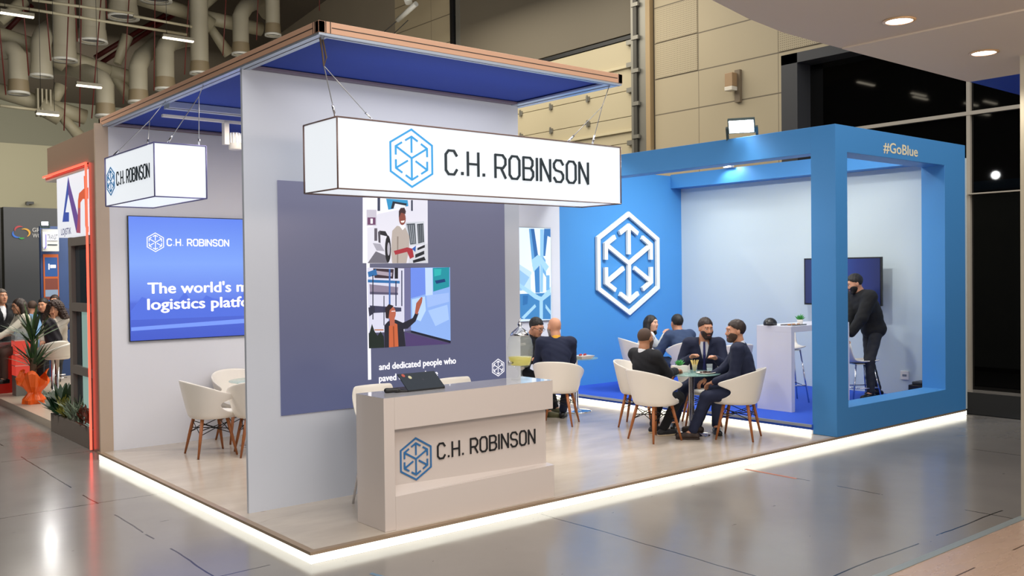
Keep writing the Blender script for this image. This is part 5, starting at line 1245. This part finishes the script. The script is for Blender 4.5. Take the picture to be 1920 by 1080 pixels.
# ------------------------------------------------------------------ neighbouring stand on the left
BRN = mat('brown_grey_laminate', '8a7462', .45)
NX = .12
mb = MB(); mb.box((NX, 4.96, 3.27), (.9, 7.25, 3.62), BRN); mb.box((NX, 4.96, 0), (.9, 5.44, 3.27), mat('dark_brown_laminate', '7a6358', .35)); struct('wall_neighbour_brown', mb)
REDE = mat('red_led_glow', 'ff4433', .4, emit=4)
t = thing('red_led_edge', 'red glowing light line framing the neighbouring stand entrance', 'light strip', (NX, 5.5, 0))
mb = MB(); mb.box((NX-.035, 5.45, .02), (NX-.015, 5.47, 3.25), REDE); mb.build('upright_line', t)
mb = MB(); mb.box((NX-.035, 5.45, 3.25), (NX-.015, 7.36, 3.27), REDE); mb.build('top_line', t)
mb = MB(); mb.box((NX, 5.46, 3.20), (.9, 7.36, 3.25), mat('hood_grey', 'a9a59c', .5)); mb.build('hood', t)
t = thing('lit_logo_sign', 'lit white sign with blue and orange letters Art under the red line', 'sign', (.4, 6.2, 2.8))
mb = MB(); mb.box((NX+.008, 5.48, 2.47), (.7, 6.85, 3.195), mat('lit_white_sign', 'e9ebf2', .4, emit=.85)); mb.build('lit_body', t)
mb = MB(); fa = frame((NX+.006, 0, 0), (0, -1, 0))
ag = [(h, [(-a, b) for a, b in pts]) for h, pts in ART_SIGN]
arts(mb, fa, ag, .8, .0006, .0004); mb.build('logo', t)
mb = MB(); put_text(mb, fa, 'LOJiSTiK', -6.66, 2.495, .44, .075, mat('logo_violet_text', '3a3f86', .5), .01, .004); mb.build('small_text', t)
GREYP = mat('grey_door_frame', '756e68', .4)
t = thing('glass_display_partition', 'grey framed glass partition under the lit Art sign', 'partition', (.2, 5.9, 0))
mb = MB()
for y in (6.38, 5.62): mb.box((NX+.022, y-.06, .1), (NX+.138, y+.06, 2.455), GREYP)
for z in (2.40, 1.62, .87, .16): mb.box((NX+.02, 5.5, z-.05), (NX+.14, 6.44, z+.05), GREYP)
mb.build('frame', t)
mb = MB(); mb.box((NX+.07, 5.5, .2), (NX+.08, 6.4, 2.4), mat('smoked_glass', '223038', .05, spec=.6)); mb.build('dark_pane', t)
for z0, z1 in ((.92, 1.57), (.21, .82)): mb = MB(); mb.box((NX+.05, 5.66, z0), (NX+.06, 6.02, z1), mat('frosted_glass', 'a6c8be', .3, emit=.5)); mb.build('frosted_pane', t)  # panes are no lamps: brightness put in as emission
t = thing('planter_box', 'long grey planter box full of leafy greens at the neighbouring stand', 'planter', (.3, 6.4, 0))
mb = MB(); mb.box((NX-.0, 5.50, .0), (NX+.42, 7.33, .235), mat('grey_planter', '6f665f', .5)); mb.build('box', t, bevel=.004)
def leaf(mb, p, d, L, w, m, droop=.4):
    d = d.normalized(); s = d.cross(Vector((0, 0, 1)))
    s = s.normalized() if s.length > .05 else Vector((1, 0, 0)); pts = []
    n = 5; c = Vector(p)
    for i in range(n+1):
        q = i/n; ww = w*math.sin(math.pi*min(1, q*.88+.08)); pts.append((c-s*ww, c+s*ww)); c = c+(d+Vector((0, 0, -droop*q))).normalized()*L/n
    vs = [x for a, b in pts for x in (a, b)]
    mb.add(vs, [(2*i, 2*i+1, 2*i+3, 2*i+2) for i in range(n)], m, True)
LEAVES = [mat('leaf_dark', '1e3a22', .5), mat('leaf_mid', '35552a', .5), mat('leaf_yellow', '7c7a2e', .5), mat('leaf_silver', '7f8f78', .5), mat('leaf_rust', '6a3020', .5)]
rnd = random.Random(3)
for n_, (name, m, y0, y1, L, w, cnt, x_) in enumerate((('leafy_shrub', LEAVES[0], 6.95, 8.0, .24, .035, 170, .21), ('leafy_shrub', LEAVES[2], 6.5, 6.95, .13, .022, 190, .20), ('silver_shrub', LEAVES[3], 6.05, 6.6, .17, .010, 260, .19), ('rusty_shrub', LEAVES[4], 5.65, 6.1, .13, .022, 170, .20), ('leafy_shrub', LEAVES[1], 5.65, 7.2, .14, .02, 330, .25))):
    lb = ['dark broad leaved shrub spilling over the far end of the planter box', 'yellow green shrub in the middle of the planter box', 'silvery thin leaved shrub in the planter box', 'rust coloured shrub at the red light end of the planter box', 'green filler shrub along the back of the planter box'][n_]
    mb = MB()
    for k in range(cnt):
        a = rnd.random()*6.28; el = rnd.uniform(.25, 1.4); p = Vector((x_+rnd.uniform(-.07, .10), rnd.uniform(max(y0, 5.6), min(y1, 7.3)), .22+rnd.uniform(0, .16)))
        if n_ == 0: p.y = rnd.uniform(6.9, 7.3)
        dd = Vector((math.cos(a)*math.cos(el), math.sin(a)*math.cos(el)+(.7 if n_ == 0 else 0), math.sin(el)+.3))
        leaf(mb, p, dd, L*rnd.uniform(.7, 1.3), w, m, .15)
    o = tag(mb.build(name, fix=False), lb, 'shrub')
# floor of the neighbouring stand
mb = MB(); mb.box((NX+.05, 7.33, 0), (3.6, 15.9, .10), mat('cream_floor', 'b8ab9b', .3)); mb.box((NX+.45, 4.98, 0), (3.6, 7.33, .10), mat('cream_floor', 'b8ab9b', .3)); struct('floor_neighbour_left', mb)
# palm in orange wrapping
t = thing('palm_plant', 'tall two tier yucca palm in crinkled orange wrapping paper', 'plant', (.43, 9.6, .1))
mb = MB(); mb.tube([(.42, 9.6, .3), (.43, 9.6, .95)], [.05, .04], mat('palm_trunk', '5a4634', .8), 10); mb.build('trunk', t)
for z, n, L in ((.62, 34, .5), (1.0, 44, .55)):
    mb = MB()
    for k in range(n):
        a = k*2.4; el = rnd.uniform(.35, 1.4); leaf(mb, (.43, 9.6, z+rnd.uniform(-.05, .1)), Vector((math.cos(a)*math.cos(el), math.sin(a)*math.cos(el), math.sin(el))), L*rnd.uniform(.7, 1.1), .022, LEAVES[k % 2], .25)
    mb.build('frond_crown', t, fix=False)
mb = MB(); n = 30; vs = []
for j, (r, z) in enumerate(((.14, .10), (.15, .16), (.09, .24), (.085, .27), (.15, .36), (.20, .47), (.20, .52))):
    for k in range(n):
        a = 2*math.pi*k/n; q = r*(1+.16*math.sin(5*a+j)+.08*math.sin(11*a)); vs.append((.43+q*math.cos(a), 9.6+q*math.sin(a), z+(.09*math.sin(3*a+1) if j > 4 else 0)))
mb.add(vs, [(i*n+k, i*n+(k+1) % n, (i+1)*n+(k+1) % n, (i+1)*n+k) for i in range(6) for k in range(n)], mat('orange_wrapping', 'f26418', .35, bump=.4, bscale=15)); mb.build('wrapping', t, fix=False)
# red counter and clear display
t = thing('red_counter', 'red counter with pale top at the left edge of the picture', 'counter', (.1, 11.9, .1))
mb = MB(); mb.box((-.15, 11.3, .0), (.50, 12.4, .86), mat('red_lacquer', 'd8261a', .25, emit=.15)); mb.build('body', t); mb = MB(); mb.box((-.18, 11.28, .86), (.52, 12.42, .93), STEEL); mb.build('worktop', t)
t = thing('display_cabinet', 'clear display cabinet with glowing red shelves and grey foot', 'cabinet', (.6, 10.8, .1))
mb = MB(); mb.box((.42, 10.72, .10), (.70, 11.0, .42), mat('grey_foot', '7d7e7a', .4)); mb.build('foot', t)
mb = MB(); mb.box((.42, 10.72, .42), (.70, 11.0, .98), mat('red_backlit_acrylic', 'e84a3c', .3, emit=.6)); mb.build('lit_body', t)
mb = MB()
for z in (.58, .76, .98): mb = MB(); mb.box((.41, 10.71, z-.006), (.71, 11.01, z+.006), mat('shelf_acrylic', 'e8b0a8', .2)); mb.build('shelf', t)
mb = MB(); mb.box((.42, 10.72, .99), (.70, 11.0, 1.17), thin_glass('clear_case', 'dfe8ea', .3)); mb.build('clear_case', t)
mb = MB(); mb.box((.47, 10.8, 1.0), (.66, 10.95, 1.08), mat('steel_model', '5c6e7c', .4)); mb.build('model', t)
# white bar stools
def pod_stool(x, y, label, rot):
    t = thing('pod_stool', label, 'stool', (0, 0, 0), 'white pod stools')
    mb = MB(); n = 24; vs = []
    for j in range(9):
        tt = j/8
        for k in range(n+1):
            th = -2.1+4.2*k/n; H = .05+.17*max(0, math.cos(th*.62))**1.3
            vs.append(((.17+.06*tt)*math.sin(th), -(.17+.06*tt)*math.cos(th), .64+H*tt))
    mb.add(vs, [(j*(n+1)+k, j*(n+1)+k+1, (j+1)*(n+1)+k+1, (j+1)*(n+1)+k) for j in range(8) for k in range(n)], WHITE2, True); mb.build('shell', t, solid=.03)
    mb = MB(); mb.lathe((0, 0, .60), [(.0, 0), (.17, .01), (.19, .04), (.17, .07), (.0, .08)], WHITE2, 24); mb.build('seat', t)
    mb = MB(); mb.lathe((0, 0, 0), [(.0, 0), (.2, 0), (.19, .012), (.04, .03), (.028, .05), (.028, .6)], CHROME, 24); mb.build('stem', t)
    mb = MB(); mb.tube([(.03, 0, .3), (.16, .08, .3), (.18, 0, .3), (.16, -.08, .3), (.03, 0, .3)], .009, CHROME, 8); mb.build('footrest', t)
    t.location = (x, y, .1); t.rotation_euler = (0, 0, rot)
pod_stool(.86, 10.0, 'white pod bar stool in front of the seated woman with curly hair', 1.0)
pod_stool(.95, 10.65, 'second white pod bar stool just behind the first one', .3)
# blue poster wall, transport sign, dark booth
mb = MB(); mb.box((1.45, 13.5, .1), (2.6, 13.6, 2.95), mat('navy_blue_wall', '27406e', .5)); struct('wall_neighbour_blue', mb)
t = thing('poster_frame', 'orange framed tall poster with blue top and brown picture on the blue wall', 'poster', (1.62, 13.48, 1.9))
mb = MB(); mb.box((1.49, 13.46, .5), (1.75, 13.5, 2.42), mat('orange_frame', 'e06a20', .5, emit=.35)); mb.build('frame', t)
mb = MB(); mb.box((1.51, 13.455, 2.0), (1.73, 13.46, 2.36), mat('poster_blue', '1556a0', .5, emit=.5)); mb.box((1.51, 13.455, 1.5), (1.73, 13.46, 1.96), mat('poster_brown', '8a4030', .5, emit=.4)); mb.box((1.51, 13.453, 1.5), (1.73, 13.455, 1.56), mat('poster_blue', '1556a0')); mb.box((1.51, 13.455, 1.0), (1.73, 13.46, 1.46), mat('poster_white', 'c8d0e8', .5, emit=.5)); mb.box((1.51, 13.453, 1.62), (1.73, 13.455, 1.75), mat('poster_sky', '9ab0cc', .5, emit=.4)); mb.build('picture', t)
mb = MB(); mb.box((1.60, 13.452, 2.16), (1.70, 13.454, 2.22), WT); mb.box((1.57, 13.452, 2.13), (1.59, 13.454, 2.24), WT); mb.build('poster_mark', t)
t = thing('company_sign', 'small pale sign with white glowing letter J and TRANSIT text far left', 'sign', (1.55, 13.2, 2.7))
mb = MB(); mb.box((1.42, 13.2, 2.47), (1.70, 13.3, 2.88), mat('pale_sign', 'b4b6b4', .5)); mb.build('board', t)
mb = MB(); fs_ = frame((0, 13.19, 0), (1, 0, 0)); mb.box((1.42, 13.13, 2.55), (1.475, 13.19, 2.82), WT); mb.poly(fs_, [(1.43, 2.52), (1.475, 2.52), (1.475, 2.56), (1.43, 2.56)], WT, .05); mb.box((1.49, 13.17, 2.67), (1.68, 13.2, 2.81), WT); mb.build('lit_letter', t)
mb = MB(); put_text(mb, frame((0, 13.165, 0), (1, 0, 0)), 'TRANSIT', 1.495, 2.69, .175, .09, INK, .01, .003); mb.poly(fs_, [(1.50, 2.58), (1.67, 2.58), (1.67, 2.60), (1.50, 2.60)], INK, .002); put_text(mb, frame((0, 13.12, 0), (1, 0, 0)), 'J', 1.43, 2.58, .035, .2, mat('violet_ink', '5a50a0', .5), .01, .004); mb.build('sign_text', t)
mb = MB(); mb.box((1.54, 13.3, 2.6), (1.58, 13.5, 2.64), STEEL); mb.build('bracket', t)
flood('floodlight', 'small bright floodlight above the pale company sign far left', (1.42, 13.0, 2.98), (1.0, 11.5, 2.3), .06, 18, 20)
mb = MB(); mb.box((1.33, 16, 0), (4.2, 16.3, 3.46), mat('charcoal_booth_wall', '34373c', .5)); mb.box((-3.5, 15.9, 0), (1.26, 16.3, 3.42), mat('black_booth_wall', '15161a', .5)); struct('wall_dark_booth', mb)
t = thing('swirl_logo', 'four colour swirl logo with grey letters on the charcoal booth wall', 'logo', (1.7, 16, 2.9))
fd = frame((0, 15.99, 0), (1, 0, 0)); sx0, sz0 = 1.655, 2.925
def arc(mb, a0, a1, rx_, rz_, w0, w1, m, ox=0, oz=0):
    n = 12; o_, i_ = [], []
    for k in range(n+1):
        a = R(a0+(a1-a0)*k/n); w = w0*math.sin(math.pi*(k+.3)/(n+.6))+w1
        o_.append((sx0+ox+(rx_+w)*math.cos(a), sz0+oz+(rz_+w)*math.sin(a))); i_.append((sx0+ox+(rx_-w)*math.cos(a), sz0+oz+(rz_-w)*math.sin(a)))
    mb.poly(fd, o_+i_[::-1], m, .01)
for a0, a1, c, ox, oz in ((60, 190, 'b8323a', -.02, .05), (150, 290, '1f6ad0', -.06, -.01), (-60, 120, 'e8a828', .06, .0), (235, 300, '2a9a3a', .01, -.03)):
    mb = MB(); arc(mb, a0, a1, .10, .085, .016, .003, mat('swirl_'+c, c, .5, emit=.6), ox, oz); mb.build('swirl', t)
mb = MB(); put_text(mb, fd, 'GR', 1.87, 2.95, .15, .085, mat('grey_letters', 'a8a8a8', .5), .015, .003); put_text(mb, fd, 'WO', 1.87, 2.83, .17, .085, mat('grey_letters', 'a8a8a8', .5), .015, .003); mb.build('lettering', t)
mb = MB(); mb.box((-.02, 15.8, 1.0), (1.2, 15.84, 2.0), mat('dark_banner', '0c0c0e', .4)); 
t2 = thing('dark_banner', 'black banner with fine upright pale text at the far left edge', 'banner', (1.2, 15.9, 1.6)); mb.build('cloth', t2)
mb = MB()
for k in range(26): mb.box((1.17+.004*(k % 3), 15.79, 1.0+k*.037), (1.195-.003*(k % 4), 15.798, 1.02+k*.037), mat('pale_text', '8a8a86', .5))
mb.build('upright_text', t2)
t = thing('wall_camera', 'small black camera on the pale wall band above the dark booth', 'camera', (5.3, 35.8, 4.9))
mb = MB(); mb.box((6.05, 35.6, 4.95), (6.3, 35.9, 5.05), BLACK); mb.build('case', t); mb = MB(); mb.box((6.0, 35.5, 4.9), (6.1, 35.6, 5.0), BLACK); mb.build('lens_hood', t)

def crowd(label, x, y, dx, dy, **k):
    k.setdefault('h', .0095)
    return person(label, (x, y, .1), facing(dx, dy), **k)
crowd('woman with long dark hair and glasses in cream top reaching left', .68, 11.1, -.80, -.1, seat=.72, lean=.12, curl=.12, head=(.15, -.12, 0), coat=mat('cream_blouse', 'd8d0c0', .8), coat_name='blouse', hair='long', hairm=HAIRD, vneck=False, fem=True,
      glasses=True, legs=mat('brown_skirt', '4a342c', .8), lh=(-.1, .55, .92), rh=(.15, .45, .95), lf=(-.1, .4, .2), rf=(.1, .4, .2), scale=.97)
crowd('woman with big curly brown hair, hand at her chin, white and grey top, black trousers', 1.15, 11.1, -.55, -.75, seat=.66, lean=.10, curl=.12, head=(.1, -.15, 0), coat=mat('grey_white_top', 'b4aca2', .8), coat_name='top', hair='curly', hairm=mat('curly_brown_hair', '2e1a12', .6, bump=.6, bscale=80), vneck=False, fem=True,
      legs=mat('black_trousers', '0e0e12', .8), lh=(-.02, .22, 1.22), rh=(.15, .28, .86), lf=(-.1, .45, .0), rf=(.15, .40, .05), scale=.97, shoe=mat('white_shoe', 'd8d8d4', .5))
crowd('man in black jacket standing cut off by the left edge of the picture', .38, 11.6, .3, -.9, stand=True, seat=.82, lean=.04, curl=.05, head=(0, 0, 0), coat=BLACKW, hair='short', hairm=mat('grey_brown_hair', '4a4038', .6), lh=(-.3, .1, .8), rh=(.3, .1, .8), lf=(-.12, .1, 0), rf=(.12, .05, 0), knee_out=.05)
crowd('man in light blue shirt behind the woman in white, seen from behind', 1.08, 12.5, .2, .9, seat=.62, lean=.2, curl=.18, head=(.3, -.1, 0), coat=mat('light_blue_shirt', '7fa6cf', .8), coat_name='shirt', hair='crop', hairm=STUB, vneck=False, lh=(-.15, .4, .9), rh=(.15, .4, .9), lf=(-.1, .4, 0), rf=(.1, .4, 0), legs=CHAR)
crowd('dark haired man looking left in front of the orange framed poster', 1.33, 12.6, -.7, -.7, seat=.64, lean=.1, curl=.1, head=(.1, -.1, 0), coat=mat('black_coat', '101014', .8), coat_name='coat', hair='short', hairm=HAIRB, vneck=False, lh=(-.15, .4, .85), rh=(.15, .4, .85), lf=(-.1, .4, 0), rf=(.1, .4, 0), legs=CHAR)
crowd('person with dark hair half hidden behind the woman with curly hair', 1.56, 12.95, -.4, -.9, seat=.68, lean=.05, curl=.08, head=(0, 0, 0), coat=mat('dark_blue_jumper', '1c2440', .8), coat_name='jumper', hair='short', hairm=HAIRD, vneck=False, lh=(-.15, .4, .9), rh=(.15, .4, .9), lf=(-.1, .4, 0), rf=(.1, .4, 0), legs=CHAR)
t = thing('draped_coat', 'black and purple coat draped over the stool between the two women', 'coat', (1.0, 10.7, .8))
sdf_obj('coat_shell', lambda Q: union([cap((.93, 10.7, 1.22), (.99, 10.75, .95), .10, .12), cap((.99, 10.75, .95), (1.0, 10.75, .72), .12, .10)], .05)(Q)+.01*np.sin(Q[:, 2]*30+Q[:, 0]*50), (.7, 10.5, .5), (1.25, 11, 1.45), .012, mat('black_purple_coat', '16121e', .8), t)

# ------------------------------------------------------------------ neighbouring canopy at the upper right
CANM = mat('taupe_ceiling_panel', 'c4b8ac', .6, var=.03, vscale=.5)
HZ = 3.6
pts = [(.0, -3.9), (.9, -2.5), (1.61, -2.155), (2.149, -2.03), (2.628, -1.96), (3.15, -1.95), (4.0, -1.95), (5.37, -1.95), (5.37, -9), (-.6, -9)]
t = thing('neighbour_canopy', 'pale ceiling slab with rounded edge reaching in at the upper right', 'canopy', (3, -4, HZ))
mb = MB()
k = len(pts); vs = [(x, y, HZ) for x, y in pts]+[(x, y, HZ+.35) for x, y in pts]
mb.add(vs, [tuple(range(k))[::-1], tuple(range(k, 2*k))]+[(i, (i+1) % k, (i+1) % k+k, i+k) for i in range(k)], CANM); mb.build('slab', t)
mb = MB(); mb.box((3.35, -8.9, HZ-.012), (5.37, -1.97, HZ), mat('light_taupe_panel', 'cfc4b6', .6)); mb.build('soffit_panel', t)
mb = MB(); mb.box((5.37, -9, HZ), (9.0, -1.95, HZ+.3), mat('deep_blue_panel', '0f3aa8', .5)); mb.build('blue_section', t)
mb = MB(); mb.box((4.665, -2.74, 0), (4.72, -2.68, HZ-.012), mat('cream_post', 'b8b4a4', .5)); 
t2 = thing('neighbour_post', 'thin cream post at the right edge of the picture', 'post', (4.67, -2.72, 0)); mb.build('post', t2)
t2.location = t2.location
WARM = mat('warm_downlight_glow', 'fff2e2', .4, emit=9)
for x, y, l in ((2.97, -2.614, 'round warm downlight nearer the picture top in the pale ceiling slab'), (4.316, -2.565, 'round warm downlight further right in the pale ceiling slab')):
    z = HZ if x < 3.35 else HZ-.012
    t = thing('downlight', l, 'downlight', (x, y, z), 'round ceiling downlights')
    mb = MB(); mb.lathe((x, y, z), [(.085, 0), (.105, -.002), (.105, -.006), (.085, -.010)], mat('warm_ring', 'd8b48a', .4, .3), 32, caps=False); mb.build('ring', t)
    mb = MB(); mb.lathe((x, y, z), [(.0, -.006), (.085, -.006), (.085, -.003)], WARM, 32); mb.build('lens', t)
    spot('downlight_light', (x, y, z-.03), (x, y, 0), 35, (1, .88, .72), 120)
